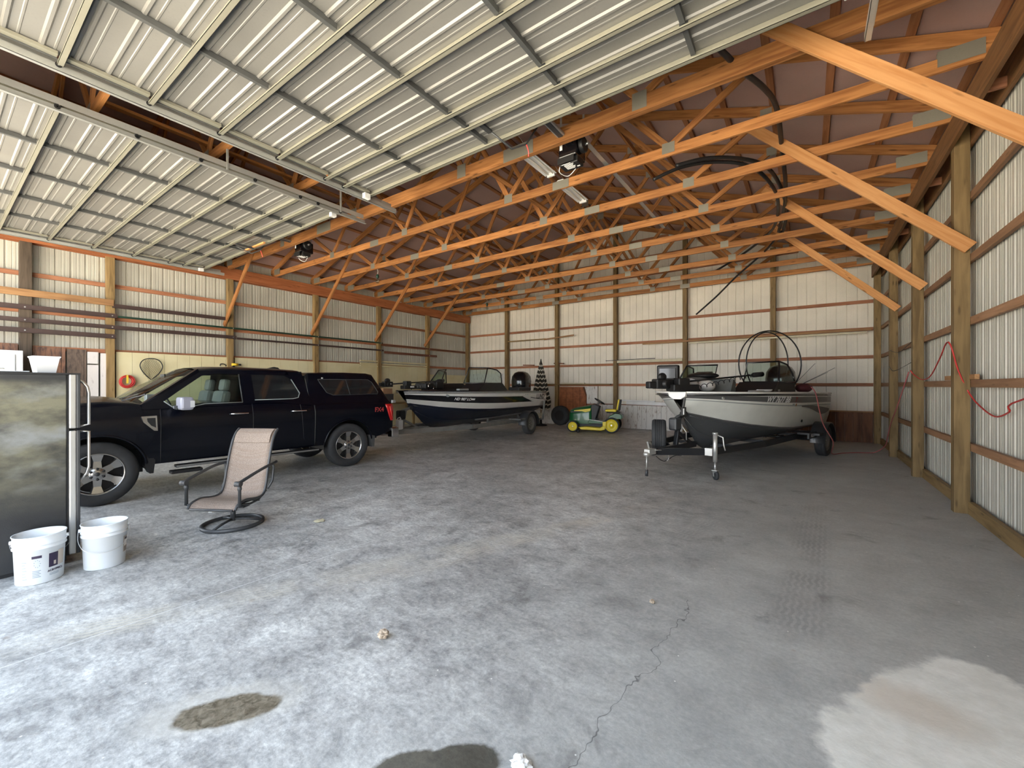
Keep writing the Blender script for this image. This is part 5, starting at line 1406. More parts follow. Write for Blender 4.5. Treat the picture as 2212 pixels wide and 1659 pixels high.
MB().cbox((0.555, 0.50, 1.79), (0.02, 0.32, 0.20), 'black_gloss', rz=0.15).build('screen', t_, bevel=0.006)
MB().cyl((0.7, 0.50, 1.44), (0.7, 0.50, 1.70), 0.025, 'white_plastic', 10).build('mount_post', RB)
for i, (x, y, z, m_, sc) in enumerate(((0.62, 0.10, 1.56, 'white_plastic', (0.18, 0.16, 0.13)), (0.85, 0.40, 1.56, 'white_plastic', (0.16, 0.16, 0.12)), (1.0, -0.05, 1.55, 'boat_white', (0.18, 0.16, 0.12)))):
    MB().ball((x, y, z), 1.0, m_, 16, 10, sc).build('boat_cushion', RB)
sb = MB().cyl((1.30, 0.32, 1.43), (1.30, 0.32, 1.60), 0.04, 'charcoal_metal', 12).build('seat_post', RB)
e = MB().ball((1.30, 0.30, 1.66), 1.0, 'seat_grey', 20, 10, (0.30, 0.26, 0.075)); e.build('fishing_seat', RB)
MB().ball((1.45, 0.22, 1.75), 1.0, 'black_plastic', 20, 10, (0.28, 0.30, 0.07)).build('fishing_seat_back', RB)
MB().prism([(1.35, 1.42), (1.60, 1.42), (1.60, 1.62), (1.50, 1.68)], -0.35, 0.30, 'y', 'seat_grey').build('bulkhead', RB)
MB().tube([(1.25, -0.85, 1.46), (1.85, -1.02, 1.46)], 0.022, 'white_plastic', 8).build('rod_tube', RB)
MB().tube([(1.0, -0.80, 1.45), (1.35, -0.92, 1.45)], 0.018, 'steel', 8).build('rod_tube', RB)
outboard(RB, 5.32, 1.68)
for cx_, cy_, rh, rv, zc_ in ((2.65, -0.62, 0.70, 0.68, 2.00), (2.85, -0.50, 0.48, 0.66, 2.02)):
    pts = [(cx_ + 0.83 * rh * cos(a), cy_ - 0.56 * rh * cos(a), zc_ + rv * sin(a)) for a in [radians(q) for q in range(-42, 223, 8)]]
    MB().tube(pts, 0.013, 'black_pipe', 8).build('canopy_hoop', RB)
for k, (x, y, z) in enumerate(((4.3, -1.0, 2.05), (4.6, -1.3, 1.95), (4.9, -1.1, 1.86))): MB().tube([(3.0, -0.85, 1.45), (x, y, z)], 0.004, 'black_pipe', 5).build('fishing_rod', RB)
MB().ball((3.45, -1.0, 1.50), 1.0, 'maroon', 16, 8, (0.22, 0.15, 0.10)).build('canvas_bundle', RB)

TRR = thing('boat_trailer', 'black boat trailer with spare tyre and silver jack under the silver boat', 'trailer', (-1.86, 7.69, 0), radians(76), 'boat trailers')
trailer(TRR, dict(m='trailer_black', hx=-0.88, zf=0.45, xw=4.25, yw=1.16, R=0.34, tw=0.22, v=(0.0, 0.56), wx=-0.02, wz=1.02, fender='trailer_black', step='trailer_black', winch_m='charcoal_metal', tyre='rubber'))
# spare wheel carried upright on the far side, jack on the near side
wheel(TRR, 'spare_wheel', (-0.19, 0.25, 0.64), 0.31, 0.24, 0.19, 'steel', 1, 'rubber', radians(30))
MB().beam((-0.2, 0.0, 0.46), (-0.2, 0.24, 0.66), 0.04, 0.04, 'trailer_black').build('spare_bracket', TRR)
JX, JY = -0.03, -0.66
mb = MB().cyl((JX, JY, 0.30), (JX, JY, 0.76), 0.034, 'zinc', 16).cyl((JX, JY, 0.75), (JX, JY, 0.78), 0.042, 'zinc', 16).cyl((JX, JY, 0.12), (JX, JY, 0.30), 0.018, 'steel', 12)
mb.tube([(JX, JY - 0.04, 0.74), (JX + 0.01, JY - 0.12, 0.71), (JX + 0.02, JY - 0.13, 0.58), (JX + 0.02, JY - 0.15, 0.50)], 0.010, 'zinc', 6)
jk = mb.build('jack', TRR)
MB().box((JX - 0.07, JY + 0.02, 0.40), (JX - 0.01, JY + 0.14, 0.52), 'zinc').build('jack_bracket', jk)
MB().lathe([(0, -0.02), (0.05, -0.022), (0.075, -0.02), (0.08, 0), (0.075, 0.02), (0.05, 0.022), (0, 0.02)], 'rubber', 24, Matrix.Translation((JX + 0.02, JY, 0.08)) @ Matrix.Rotation(0.9, 4, 'Z') @ Matrix.Rotation(pi / 2, 4, 'X')).build('jack_wheel', jk)
mb = MB()
for o_ in (-0.035, 0.035): mb.beam((JX + 0.0 - o_ * 0.78, JY + o_ * 0.62, 0.16), (JX + 0.02 - o_ * 0.78, JY + o_ * 0.62, 0.06), 0.03, 0.006, 'zinc', up=(0.78, -0.62, 0))
mb.cbox((JX, JY, 0.162), (0.08, 0.08, 0.01), 'zinc').build('jack_fork', jk)
MB().cbox((0.0, -0.11, 1.10), (0.13, 0.03, 0.15), 'black_plastic').build('winch_light', TRR, bevel=0.008)
MB().cbox((-0.04, -0.135, 1.10), (0.085, 0.012, 0.105), 'ink_white', rz=0.3).build('lamp_lens', TRR)
MB().cyl((-1.0, 0, 0.42), (-1.0, 0, 0.20), 0.010, 'zinc', 8).cyl((-1.0, 0, 0.20), (-1.0, 0, 0.10), 0.024, 'charcoal_metal', 12).build('coupler_lock', TRR)
MB().tube(smoothpath([(-0.8, -0.06, 0.50), (-0.6, -0.10, 0.47), (-0.52, -0.12, 0.36), (-0.55, -0.10, 0.30)]), 0.009, 'steel', 6).build('safety_chain', TRR)
MB().tube(smoothpath([(-0.8, -0.05, 0.40), (-0.6, -0.08, 0.30), (-0.3, -0.10, 0.36), (-0.1, -0.12, 0.34)]), 0.006, 'black_pipe', 6).build('wiring', TRR)
MB().tube([(-0.02, -0.09, 0.84), (0.03, -0.14, 0.74), (0.04, -0.14, 0.60)], 0.010, 'zinc', 6).build('winch_crank', TRR)
MB().tube([(0.15, -0.03, 1.0), (0.9, -0.05, 0.50)], 0.004, 'steel', 5).build('strap', TRR)
text('lettering', 'ALUMI', 0.10, 'ink_white', TRR, frame((1, 0, 0), (0, 0, 1), (3.55, -1.14, 0.50)), 0.001, 0.2)
MB().box((3.30, -1.135, 0.44), (3.85, -1.10, 0.56), 'trailer_black').build('fender_skirt', TRR)

# --- left-hand boat
LB = thing('fishing_boat', 'black and white fishing boat hitched behind the pickup', 'boat', (-8.05, 6.7, 0), radians(94.2))
PL = dict(L=5.72, rake=0.75, bulge=0.03,
          g=[(0, 0.10), (0.012, 0.20), (0.03, 0.34), (0.06, 0.52), (0.1, 0.70), (0.2, 0.96), (0.35, 1.08), (0.55, 1.13), (1, 1.10)],
          c=[(0, 0.01), (0.03, 0.04), (0.06, 0.12), (0.1, 0.25), (0.2, 0.55), (0.35, 0.82), (0.55, 0.95), (1, 1.0)],
          zk=[(0, 1.0), (0.03, 0.78), (0.06, 0.62), (0.1, 0.52), (0.15, 0.46), (0.25, 0.42), (1, 0.42)],
          zc=[(0, 1.12), (0.06, 1.07), (0.15, 1.0), (0.3, 0.92), (0.5, 0.87), (1, 0.86)],
          zg=[(0, 1.42), (0.5, 1.39), (1, 1.35)],
          bands=[(0.16, 'boat_white'), (0.34, 'boat_white'), (0.50, 'boat_black'), (0.70, 'boat_black'), (0.85, 'boat_white'), (1.0, 'boat_white')],
          bottom='boat_navy', transom='boat_white', chine_m='boat_navy', rail='boat_black', rail2='boat_black', deck='black_plastic', fore=0.27)
lr = boat_hull(LB, PL)
hull_text(LB, lr, PL, 0.235, 0.55, 'ND 987 LO', 0.115, 'ink_white', 0.0, 0.004)
hull_patch(LB, lr, PL, 0.285, 0.305, 0.51, 0.60, 'ink_white')
hull_text(LB, lr, PL, 0.92, 0.66, 'LUND', 0.21, 'ink_black', 0.0, 0.004)
hull_text(LB, lr, PL, 0.76, 0.80, '1875 IMPACT XS', 0.052, 'stripe_grey', 0.15)
# white stern panel with a black pointed end to the side band
vs = []
for k in range(11):
    f = k / 10; s = lerp(0.70, 1.0, f); tb = 0.34 - 0.0; tt = 0.72
    tbb = lerp(tt, tb, min(1, f / 0.42)) if f < 0.42 else tb
    for t in (tbb, tt): vs.append(hull_pt(lr, PL, s, t) + Vector((0, -0.007, 0)))
MB().add(vs, [(2 * i, 2 * i + 2, 2 * i + 3, 2 * i + 1) for i in range(10)], 'boat_white', True).build('stern_graphic', LB)
pts = [hull_pt(lr, PL, s, t) + Vector((0, -0.014, 0)) for s, t in ((0.66, 0.66), (0.72, 0.62), (0.77, 0.50), (0.82, 0.38))]
MB().tube(pts, 0.007, 'boat_black', 5).build('pinstripe', LB)
pts = [hull_pt(lr, PL, s, t) + Vector((0, -0.014, 0)) for s, t in ((0.80, 0.62), (0.90, 0.50), (0.98, 0.47))]
MB().tube(pts, 0.009, 'boat_black', 5).build('pinstripe', LB)
p = hull_pt(lr, PL, 0.15, 0.74); MB().ball(p, 0.07, 'stripe_grey', sc=(1.0, 0.3, 0.6)).build('bow_light', LB)
trolling_motor(LB, (0.22, -0.05, 1.46), (-0.32, 0.10, 1.58), (1.55, 0.15, 1.68))
glass_pane(LB, [(2.12, -1.00, 1.62), (1.95, -0.42, 1.62), (2.20, -0.42, 2.06), (2.42, -0.90, 2.05)])
glass_pane(LB, [(2.12, -1.00, 1.62), (2.95, -1.04, 1.62), (2.95, -1.0, 1.90), (2.82, -0.95, 2.0), (2.42, -0.90, 2.05)])
glass_pane(LB, [(2.12, 1.00, 1.62), (1.95, 0.42, 1.62), (2.20, 0.42, 2.02), (2.42, 0.90, 2.02)])
glass_pane(LB, [(2.12, 1.00, 1.62), (2.95, 1.04, 1.62), (2.82, 0.95, 1.97), (2.42, 0.90, 2.02)])
for s in (-1, 1):
    MB().prism([(1.75, 1.40), (2.05, 1.60), (3.0, 1.62), (3.3, 1.40), (2.9, 1.34), (2.0, 1.34)], s * 0.40 if s > 0 else -1.04, 1.04 if s > 0 else -0.40, 'y', 'black_plastic').build('console', LB, bevel=0.02)
MB().cbox((0.95, 0.1, 1.54), (0.34, 0.40, 0.16), 'black_plastic').cbox((1.5, 0.25, 1.56), (0.3, 0.45, 0.22), 'black_plastic').build('gear_bag', LB, bevel=0.04)
MB().cbox((1.35, -0.85, 1.44), (0.40, 0.10, 0.06), 'stripe_grey').build('grab_pad', LB, bevel=0.01)
mb = MB().tube([(0.78, -0.2, 1.44), (0.76, -0.2, 1.58), (0.82, -0.2, 1.60)], 0.012, 'chrome', 6).tube([(0.95, -0.2, 1.44), (0.97, -0.2, 1.52)], 0.012, 'chrome', 6).build('cleat', LB)
MB().cbox((4.5, -0.75, 1.44), (0.8, 0.4, 0.12), 'black_plastic').build('rear_seat', LB, bevel=0.03)
outboard(LB, 5.85, 1.66)

TRL = thing('boat_trailer', 'grey galvanised boat trailer carrying the black and white boat', 'trailer', (-8.05, 6.7, 0), radians(94.2), 'boat trailers')
trailer(TRL, dict(m='trailer_galv', hx=-0.78, zf=0.44, xw=4.48, yw=1.10, R=0.34, tw=0.22, wx=0.08, wz=0.98, fender='charcoal_metal', step='trailer_galv', winch_m='black_plastic', bz=0.2))
MB().beam((5.45, -1.10, 0.42), (5.52, -1.14, 1.06), 0.05, 0.05, 'trailer_galv', up=(1, 0, 0)).build('guide_post', TRL)
MB().beam((5.45, -1.12, 0.42), (5.40, -0.8, 0.40), 0.05, 0.05, 'trailer_galv').build('guide_post_foot', TRL)
MB().cbox((0.55, -0.27, 0.42), (0.05, 0.03, 0.07), 'orange_marker').build('side_marker', TRL)
text('lettering', 'LUND', 0.07, 'ink_white', TRL, frame((1, 0.25, 0), (0, 0, 1), (2.0, -0.72, 0.46)), 0.001)
mb = MB().box((5.3, -1.05, 0.46), (5.55, -0.55, 0.60), 'cream_board'); mb.build('tail_light_board', TRL)
for (x, y, m_, l, gz) in ((-0.10, -0.24, 'white_plastic', 'white jug', 0), (-0.75, -0.12, 'steel', 'grey', 0)):
    pass
o = thing('chemical_jug', 'white plastic jug sitting on the trailer tongue behind the tailgate', 'jug', (-8.05 + 0.20, 6.50, 0.513), radians(94))
MB().box((-0.07, -0.06, 0), (0.07, 0.06, 0.23), 'white_plastic').build('bottle', o, bevel=0.02)
MB().tube([(-0.05, 0, 0.23), (-0.05, 0, 0.27), (0.02, 0, 0.29), (0.05, 0, 0.24)], 0.011, 'white_plastic', 8).build('handle', o)
MB().cyl((0.03, 0, 0.23), (0.03, 0, 0.26), 0.02, 'white_plastic', 12).build('cap', o)

# ------------------------------------------------------------------ ride-on mower (x towards its rear, -y to the camera)
MA = math.atan2(0.33, 1.16)
MW = thing('lawn_tractor', 'green and yellow ride-on mower parked in front of the back wall', 'lawn mower', (-6.52, 12.98, 0), MA)
hood = []
for x, hw, zt_, zb_ in ((-0.16, 0.15, 0.66, 0.30), (-0.14, 0.20, 0.70, 0.28), (0.0, 0.235, 0.77, 0.27), (0.25, 0.25, 0.82, 0.27), (0.5, 0.25, 0.87, 0.27), (0.60, 0.24, 0.89, 0.27)):
    hood.append([(x, -hw, zb_), (x, -hw - 0.01, lerp(zb_, zt_, 0.6)), (x, -hw + 0.04, zt_ - 0.05), (x, -hw + 0.10, zt_), (x, 0, zt_ + 0.02), (x, hw - 0.10, zt_), (x, hw - 0.04, zt_ - 0.05), (x, hw + 0.01, lerp(zb_, zt_, 0.6)), (x, hw, zb_)])
mb = MB().grid(hood, 'mower_green'); mb.add(hood[0], [tuple(range(9))], 'black_plastic'); mb.add(hood[-1], [tuple(range(9))], 'mower_green'); mb.build('hood', MW)
MB().prism([(0.02, 0.715), (0.58, 0.79), (0.56, 0.70), (0.40, 0.66), (0.28, 0.69), (0.02, 0.69)], -0.268, -0.255, 'y', 'mower_yellow').build('hood_stripe', MW)
MB().prism([(-0.10, 0.68), (0.20, 0.705), (0.26, 0.68), (0.18, 0.655), (-0.10, 0.64)], -0.262, -0.250, 'y', 'black_plastic').build('hood_vent', MW)
mb = MB().prism([(0.42, 0.40), (0.60, 0.90), (0.72, 0.92), (0.86, 0.86), (0.74, 0.45), (0.80, 0.38), (0.3, 0.30)], -0.22, 0.22, 'y', 'black_plastic'); mb.build('dashboard', MW, bevel=0.02)
mb = MB().beam((0.76, 0, 0.88), (0.84, 0, 1.0), 0.05, 0.05, 'black_plastic'); mb.tube([(0.84 + 0.16 * cos(a), 0.19 * sin(a), 1.02 - 0.10 * cos(a)) for a in [2 * pi * k / 24 for k in range(24)]], 0.016, 'black_plastic', 8, closed=True)
mb.tube([(0.68, 0, 1.10), (0.84, 0, 1.0), (1.0, 0, 0.94)], 0.014, 'black_plastic', 6).build('steering_wheel', MW)
mb = MB().prism([(0.50, 0.36), (0.55, 0.42), (0.98, 0.36), (1.06, 0.38), (1.20, 0.56), (1.36, 0.64), (1.52, 0.63), (1.60, 0.58), (1.60, 0.46), (1.40, 0.46), (1.22, 0.38), (1.0, 0.30), (0.5, 0.30)], -0.36, 0.36, 'y', 'mower_green')
mb.build('rear_body', MW, bevel=0.02)
MB().prism([(0.52, 0.415), (0.56, 0.425), (0.98, 0.368), (0.98, 0.355)], -0.365, -0.20, 'y', 'boat_white').build('running_trim', MW)
MB().cbox((1.22, 0, 0.72), (0.36, 0.36, 0.08), 'mower_yellow').build('seat', MW, bevel=0.03)
bk = MB().cbox((1.46, 0, 0.92), (0.07, 0.36, 0.36), 'mower_yellow', ry=0.16).build('seat_back', MW, bevel=0.03)
MB().cbox((1.50, 0, 0.90), (0.06, 0.37, 0.38), 'black_plastic', ry=0.16).cbox((1.30, 0, 0.66), (0.44, 0.30, 0.05), 'black_plastic').build('seat_shell', MW, bevel=0.02)
mb = MB().prism([(0.28, 0.10), (0.22, 0.17), (0.45, 0.20), (0.90, 0.17), (1.02, 0.24), (1.08, 0.24), (1.08, 0.12), (0.95, 0.08)], -0.52, 0.52, 'y', 'mower_yellow'); mb.build('mower_deck', MW, bevel=0.02)
MB().prism([(1.0, 0.20), (1.0, 0.36), (1.10, 0.38), (1.10, 0.16)], -0.50, -0.40, 'y', 'mower_yellow').build('discharge_guard', MW)
MB().box((0.15, -0.16, 0.16), (1.4, 0.16, 0.34), 'black_plastic').cyl((0.0, -0.36, 0.19), (0.0, 0.36, 0.19), 0.025, 'black_plastic', 8).cyl((1.27, -0.3, 0.24), (1.27, 0.3, 0.24), 0.03, 'black_plastic', 8).build('chassis', MW)
for s in (-1, 1):
    wheel(MW, 'front_wheel', (0.0, s * 0.40, 0.19), 0.19, 0.10, 0.15, 'yellow', s)
    wheel(MW, 'rear_wheel', (1.27, s * 0.40, 0.255), 0.255, 0.13, 0.22, 'yellow', s)
MB().lathe([(0, -0.02), (0.05, -0.02), (0.05, 0.02), (0, 0.02)], 'black_plastic', 16, Matrix.Translation((0.2, -0.52, 0.05)) @ Matrix.Rotation(pi / 2, 4, 'X')).build('deck_wheel', MW)

# ------------------------------------------------------------------ umbrella, leaning tyre and odds along the back wall
UM = thing('patio_umbrella', 'closed black and cream zigzag striped patio umbrella behind the black boat stern', 'umbrella', (-8.42, 13.85, 0), 0)
prof = []
rows = []
for k in range(34):
    f = k / 33; z = lerp(2.45, 0.62, f); r = 0.03 + 0.37 * f ** 0.9
    if f > 0.85: r -= (f - 0.85) * 0.5
    rows.append([(r * (1 + 0.13 * (1 if j % 2 else -1)) * cos(2 * pi * j / 16), r * (1 + 0.13 * (1 if j % 2 else -1)) * sin(2 * pi * j / 16), z + (0.035 if j % 2 else -0.02)) for j in range(16)])
mb = MB()
for k in range(33): mb.grid(rows[k:k + 2], ['umbrella_dark', 'umbrella_dark', 'umbrella_light'][k % 3] if k > 1 else 'umbrella_dark', False, None, True)
mb.build('canopy', UM)
MB().cyl((0, 0, 0.06), (0, 0, 2.56), 0.02, 'post_wood', 12).build('pole', UM)
MB().lathe([(0, 2.46), (0.035, 2.46), (0.02, 2.56), (0, 2.6)], 'black_plastic', 12).build('finial', UM)
MB().lathe([(0, 0.0), (0.24, 0.0), (0.24, 0.04), (0.05, 0.08), (0.04, 0.25), (0, 0.25)], 'black_plastic', 24).build('stand', UM)
o = MB().lathe([(0.20, -0.10), (0.24, -0.12), (0.34, -0.12), (0.38, -0.08), (0.38, 0.08), (0.34, 0.12), (0.24, 0.12), (0.20, 0.10)], 'rubber', 32, Matrix.Rotation(pi / 2, 4, 'X') @ Matrix.Rotation(0.0, 4, 'Y')).lathe([(0, 0.09), (0.2, 0.09)], 'black_plastic', 24, Matrix.Rotation(pi / 2, 4, 'X')).build('spare_tyre', None, loc=(-7.92, 14.50, 0.38))
tag(o, 'dark tyre standing against the post under the striped umbrella', 'tyre')
def stick(name, p0, p1, w, h, m, label, cat, group=None):
    o = MB().beam(p0, p1, w, h, m).build(name); tag(o, label, cat, group); return o
stick('loose_board', (-10.7, 14.74, 3.46), (-8.74, 14.74, 3.46), 0.03, 0.05, 'post_wood', 'thin dark stick along the back wall left of the upper pole', 'board')
stick('loose_pole', (-8.76, 14.66, 3.43), (-7.42, 14.66, 3.52), 0.04, 0.05, 'plank_wood', 'tilted brown pole crossing the back wall post high up', 'pole')
stick('loose_board', (-9.85, 14.76, 2.42), (-9.30, 14.76, 2.40), 0.06, 0.04, 'rough_brown', 'short dark board end lying on the girt above the black boat motor', 'board')
stick('loose_board', (-8.35, 14.76, 2.45), (-7.9, 14.76, 2.43), 0.06, 0.04, 'rough_brown', 'short board on the girt just right of the umbrella tip', 'board')
stick('loose_board', (-9.3, 14.64, 1.60), (-5.9, 14.64, 1.60), 0.10, 0.04, 'post_wood', 'long grey board resting on the girt above the red lath panel', 'board')
stick('loose_board', (-7.9, 14.56, 1.65), (-6.9, 14.56, 1.64), 0.10, 0.03, 'cream_board', 'short pale board lying on top of the long grey board', 'board')
stick('trim_strip', (-5.68, 14.72, 2.42), (-3.41, 14.72, 2.42), 0.05, 0.09, 'cream_board', 'long cream trim strip on the girt between two back wall posts', 'trim strip')
stick('dark_rod', (-6.1, 14.66, 2.47), (-4.3, 14.66, 2.50), 0.02, 0.02, 'black_pipe', 'thin dark rod lying on the cream trim strip', 'rod')
stick('loose_board', (-4.72, 14.64, 3.02), (1.40, 14.64, 3.06), 0.08, 0.06, 'plank_wood', 'very long brown board along the back wall right half', 'board')
stick('plastic_bundle', (-3.2, 14.60, 2.955), (1.3, 14.60, 2.985), 0.05, 0.045, 'cream_board', 'long plastic-wrapped trim bundle under the very long brown board', 'bundle')
o = stick('gutter_section', (-5.3, 14.66, 0.93), (-3.2, 14.66, 0.91), 0.12, 0.11, 'white_paint', 'white metal gutter section on the ledge right of the mower', 'gutter')
o = stick('gutter_section', (-5.62, 14.62, 1.02), (-4.3, 14.66, 1.0), 0.05, 0.04, 'white_paint', 'thin white downspout bracket leaning on the gutter beside the mower seat', 'gutter')

# left wall: steel bars carried across the posts
XB = XL + 0.10
for (y0, y1, z, h, m_, l) in ((-0.6, 2.58, 3.14, 0.10, 'brown_steel', 'dark brown steel bar at the far left, upper of three'),
                              (-0.6, 2.56, 2.67, 0.10, 'brown_steel', 'dark brown steel bar at the far left, lowest of three'),
                              (-0.6, 5.03, 2.88, 0.09, 'brown_steel', 'long dark brown steel bar behind the fridge, middle height'),
                              (2.50, 4.78, 3.37, 0.09, 'brown_steel', 'dark brown steel bar high on the left wall, ending at the brace'),
                              (2.60, 9.90, 3.13, 0.045, 'green_steel', 'thin dark green steel bar along the left wall over the pickup'),
                              (5.05, 9.95, 2.86, 0.055, 'brown_steel', 'thin dark steel bar below the green bar over the pickup'),
                              (9.98, 12.7, 2.80, 0.09, 'red_steel', 'short reddish steel bar on the left wall above the black boat'),
                              (9.95, 14.5, 3.08, 0.05, 'red_steel', 'reddish steel bar on the left wall reaching almost to the corner')):
    o = MB().box((XB - 0.02, y0, z - h / 2), (XB + 0.0, y1, z + h / 2), m_).box((XB - 0.02, y0, z - h / 2), (XB + 0.025, y1, z - h / 2 + 0.008), m_)
    for y in [q for q in (1.2, 2.5, 4.95, 7.4, 9.84, 12.27) if y0 < q < y1]: o.cyl((XB, y, z), (XB + 0.012, y, z), 0.014, 'steel', 6)
    tag(o.build('steel_bar'), l, 'steel bar', 'steel bars on the left wall')
o = MB().box((XB - 0.02, -0.6, 3.36), (XB + 0.02, 2.52, 3.50), 'plank_wood').build('wall_plank'); tag(o, 'pale wooden plank fixed across the posts at the far left', 'plank')

# landing net, hose coil, drill, hook
NT = thing('landing_net', 'black-rimmed landing net hanging on the yellow wall above the windshield', 'net', (XL + 0.03, 3.20, 1.96))
hoop = smoothpath([(0.02, 0.0, -0.27), (0.02, 0.14, -0.12), (0.03, 0.215, 0.05), (0.03, 0.15, 0.20), (0.03, 0, 0.245), (0.03, -0.15, 0.20), (0.03, -0.21, 0.06), (0.02, -0.13, -0.12), (0.02, 0.0, -0.27)], 6)
MB().tube(hoop, 0.011, 'black_plastic', 6).build('hoop', NT)
mb = MB()
for k in range(-6, 7):
    a = k * 0.033
    for sgn in (-1, 1):
        pts = []
        for j in range(13):
            t = -0.24 + j * 0.04; y = a + sgn * t * 0.55; z = t
            lim = 0.21 * sqrt(max(0, 1 - (max(t, -0.26) / (0.25 if t > 0 else 0.27)) ** 2))
            if abs(y) < lim: pts.append((0.015 + 0.02 * sin(j + k), y, z))
        if len(pts) > 1: mb.tube(pts, 0.0022, 'black_plastic', 3)
mb.build('mesh', NT)
mb = MB()
random.seed(3)
cx = MB()
for k in range(7):
    r = 0.105 + 0.012 * (k % 3); ox, oz = random.uniform(-0.012, 0.012), random.uniform(-0.012, 0.012)
    cx.tube([(0.02 + k * 0.009, ox + r * cos(a), oz + r * 1.08 * sin(a)) for a in [2 * pi * q / 28 for q in range(28)]], 0.012, 'red_hose', 7, closed=True)
HC = thing('hose_coil', 'coiled red air hose with a yellow tag hanging on the yellow wall', 'hose', (XL + 0.03, 2.75, 1.65))
cx.build('coil', HC); MB().cbox((0.10, 0.0, 0.05), (0.012, 0.035, 0.20), 'yellow_plastic').build('tag', HC); MB().cyl((0.0, 0, 0.13), (0.11, 0, 0.14), 0.006, 'steel', 6).build('nail', HC)
DR = thing('cordless_drill', 'yellow and black cordless drill on the post over the pickup roof', 'drill', (XL + 0.14, 5.00, 2.10))
MB().cyl((0, -0.10, 0.03), (0, 0.05, 0.03), 0.035, 'yellow_plastic', 12).build('drill_body', DR); MB().cyl((0, 0.05, 0.03), (0, 0.12, 0.03), 0.025, 'black_plastic', 12).build('chuck', DR)
MB().cbox((0, -0.05, -0.06), (0.04, 0.05, 0.14), 'black_plastic', rx=0.25).build('grip', DR)
o = MB().tube(smoothpath([(0, -0.10, 0.0), (0, -0.09, 0.05), (0, -0.02, 0.06), (0, 0.04, 0.02), (0, 0.02, 0)]), 0.012, 'black_pipe', 6).build('wall_hook', None, loc=(XL + 0.03, 4.76, 2.08)); tag(o, 'small bent black hook on the yellow wall left of the drill', 'hook')

# workbench behind the tailgate
WBN = thing('workbench', 'wooden workbench against the yellow wall, seen past the tailgate', 'workbench', (-12.55, 9.9, 0))
MB().box((-0.30, -1.3, 0.88), (0.30, 1.5, 0.93), 'post_wood').build('bench_top', WBN)
for y in (-1.2, 1.4):
    for x in (-0.25, 0.25): MB().box((x - 0.04, y - 0.04, 0), (x + 0.04, y + 0.04, 0.88), 'post_wood').build('leg', WBN)
o = MB().box((-0.2, -0.22, 0), (0.2, 0.22, 0.32), 'charcoal_metal').build('tool_box', None, loc=(-12.5, 9.7, 0.93)); tag(o, 'dark tool box on the workbench seen past the tailgate', 'box')
o = MB().box((-0.16, -0.2, 0), (0.16, 0.2, 0.20), 'cardboard').build('cardboard_box', None, loc=(-12.5, 9.7, 1.25)); tag(o, 'brown cardboard box on top of the dark tool box', 'box')
o = MB().box((-0.05, -0.06, 0), (0.05, 0.06, 0.10), 'white_plastic').build('white_carton', None, loc=(-12.22, 9.85, 0.93)); tag(o, 'tiny white carton in front of the dark tool box', 'carton')

# ------------------------------------------------------------------ hoses and pipes in the roof
def pipe(pts, r, m, label, cat='pipe', group=None, n=6, nm='black_pipe'):
    o = MB().tube(smoothpath(pts, n), r, m, 8).build(nm); tag(o, label, cat, group); return o
pipe([(-0.744, 4.550, 4.940), (-0.572, 5.000, 4.895), (-0.396, 5.600, 4.966), (-0.309, 6.200, 5.028), (-0.304, 7.400, 5.090), (-0.300, 8.600, 5.008), (-0.365, 9.800, 5.041), (-0.513, 11.000, 4.979)], 0.030, 'black_pipe', 'long black plastic pipe curving over the trusses, topmost of the bundle', group='black pipes on the trusses')
pipe([(-1.622, 6.600, 4.885), (-1.270, 6.800, 4.968), (-0.936, 7.100, 5.011), (-0.612, 7.600, 5.052), (-0.447, 8.200, 5.062), (-0.357, 9.200, 5.088), (-0.339, 10.400, 5.146), (-0.468, 11.600, 5.096)], 0.030, 'black_pipe', 'bent black plastic pipe with its open end nearest, upper of the two hooks', group='black pipes on the trusses')
pipe([(-1.992, 6.700, 4.820), (-1.626, 6.900, 4.986), (-1.210, 7.200, 5.076), (-0.793, 7.500, 5.035), (-0.546, 8.000, 4.955), (-0.424, 8.800, 4.874), (-0.524, 10.200, 4.932), (-0.785, 11.500, 5.079), (-1.464, 12.800, 5.073), (-2.311, 13.600, 4.905)], 0.028, 'black_pipe', 'bent black plastic pipe reaching farthest left, lower of the two hooks', group='black pipes on the trusses')
pipe([(-0.469, 11.200, 5.030), (-0.883, 12.200, 4.897), (-1.600, 13.000, 4.560), (-2.169, 13.500, 4.180), (-2.810, 13.900, 3.767)], 0.024, 'black_pipe', 'black pipe end hanging down in front of the back wall', group='black pipes on the trusses')
o = MB().tube(smoothpath([(XR + 0.0, 2.0, 1.90), (1.588, 5.700, 1.430), (1.632, 6.200, 1.289), (1.639, 6.600, 1.220), (1.631, 7.000, 1.301), (1.598, 7.280, 1.455), (1.504, 7.280, 1.736), (1.421, 7.280, 2.085), (1.477, 8.000, 1.916), (1.526, 8.800, 1.697), (1.516, 9.300, 1.647), (1.473, 9.620, 1.729), (1.425, 9.640, 1.808)], 5), 0.008, 'red_hose', 7).build('extension_cord')
tag(o, 'thin red cord draped over the nearest post of the right wall', 'cord')
o = MB().tube(smoothpath([(1.42, 9.72, 1.78), (1.40, 10.6, 1.2), (1.42, 11.6, 0.75), (1.43, 12.08, 0.45), (1.42, 12.4, 0.20), (1.25, 12.5, 0.03), (0.95, 12.4, 0.012), (0.66, 12.1, 0.012), (0.45, 11.6, 0.05), (0.451, 11.000, 0.369), (0.287, 10.700, 0.722), (0.214, 10.500, 1.015), (0.144, 10.350, 1.392), (0.069, 10.350, 1.522)], 5), 0.010, 'pink_hose', 7).build('air_hose')
tag(o, 'faded red hose drooping from the boat stern across the floor to the wall', 'hose')
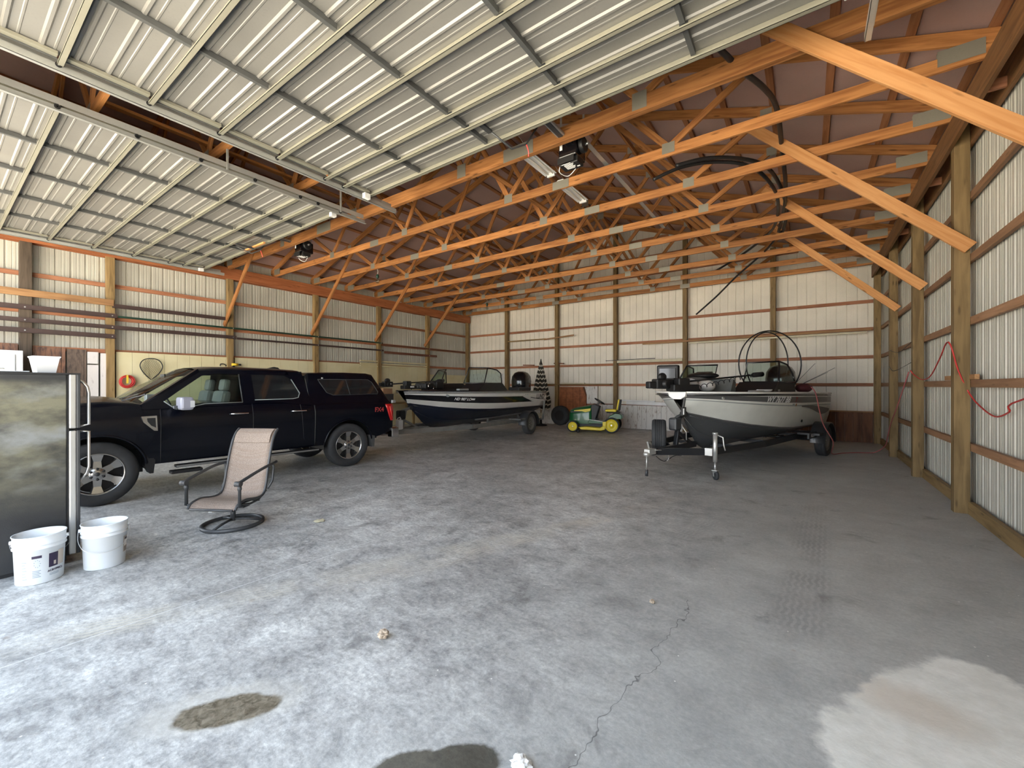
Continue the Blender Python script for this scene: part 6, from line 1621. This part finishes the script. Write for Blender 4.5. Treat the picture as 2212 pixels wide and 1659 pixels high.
for y, z in ((10.4, 2.2), (10.9, 1.85)):
    o = MB().tube(smoothpath([(XR - 0.07, 9.84, z + 0.1), (XR - 0.08, y + 0.6, z), (XR - 0.07, 12.2, z + 0.12)]), 0.005, 'black_pipe', 5).build('wall_wire'); tag(o, 'thin dark wire strung between right wall posts, %s one' % ('upper' if z > 2 else 'lower'), 'wire')
o = MB().box((-0.02, -0.65, 0), (0.02, 0.65, 0.06), 'plank_wood').build('loose_board', None, loc=(XR + 0.08, 7.75, 1.625)); tag(o, 'short board lying on the girt behind the nearest right wall post', 'board')

# ------------------------------------------------------------------ litter on the floor
def crumple(name, loc, r, m, label, cat, flat=0.5, seed=1):
    random.seed(seed)
    bm = bmesh.new(); bmesh.ops.create_icosphere(bm, subdivisions=3, radius=r)
    for v in bm.verts:
        q = v.co.normalized() * 2.2 + Vector((seed, 0, 0))
        k = 1 + 0.55 * noise.noise(q) + 0.35 * abs(noise.noise(q * 2.3)) + random.uniform(-0.03, 0.03)
        v.co *= k; v.co.z *= flat
    zmin = min(v.co.z for v in bm.verts)
    for v in bm.verts: v.co.z -= zmin
    me = bpy.data.meshes.new(name); bm.to_mesh(me); bm.free(); me.materials.append(MATS[m])
    o = bpy.data.objects.new(name, me); COL.objects.link(o); o.location = loc
    return tag(o, label, cat)
crumple('dry_leaf', (-2.12, 1.63, 0), 0.030, 'brown_leaf', 'crumpled brown leaf on the open floor near the camera', 'leaf', 0.7, 3)
crumple('crumpled_paper', (-0.945, 1.40, 0), 0.036, 'paper', 'crumpled white paper at the bottom edge of the floor', 'paper', 0.5, 5)
crumple('pebble', (-0.27, 1.55, 0), 0.011, 'paper', 'small pale pebble on the floor left of the pale concrete patch', 'pebble', 0.7, 7)
crumple('paper_scrap', (-4.55, 2.62, 0), 0.05, 'cream_board', 'flat pale scrap on the floor right of the patio chair', 'scrap', 0.12, 9)
crumple('paper_scrap', (-5.95, 2.05, 0), 0.035, 'paper', 'tiny pale scrap on the floor left of the patio chair base', 'scrap', 0.15, 11)
crumple('pebble', (-0.9, 3.0, 0), 0.016, 'brown_leaf', 'small brown stone on the floor ahead of the tyre marks', 'pebble', 0.7, 13)
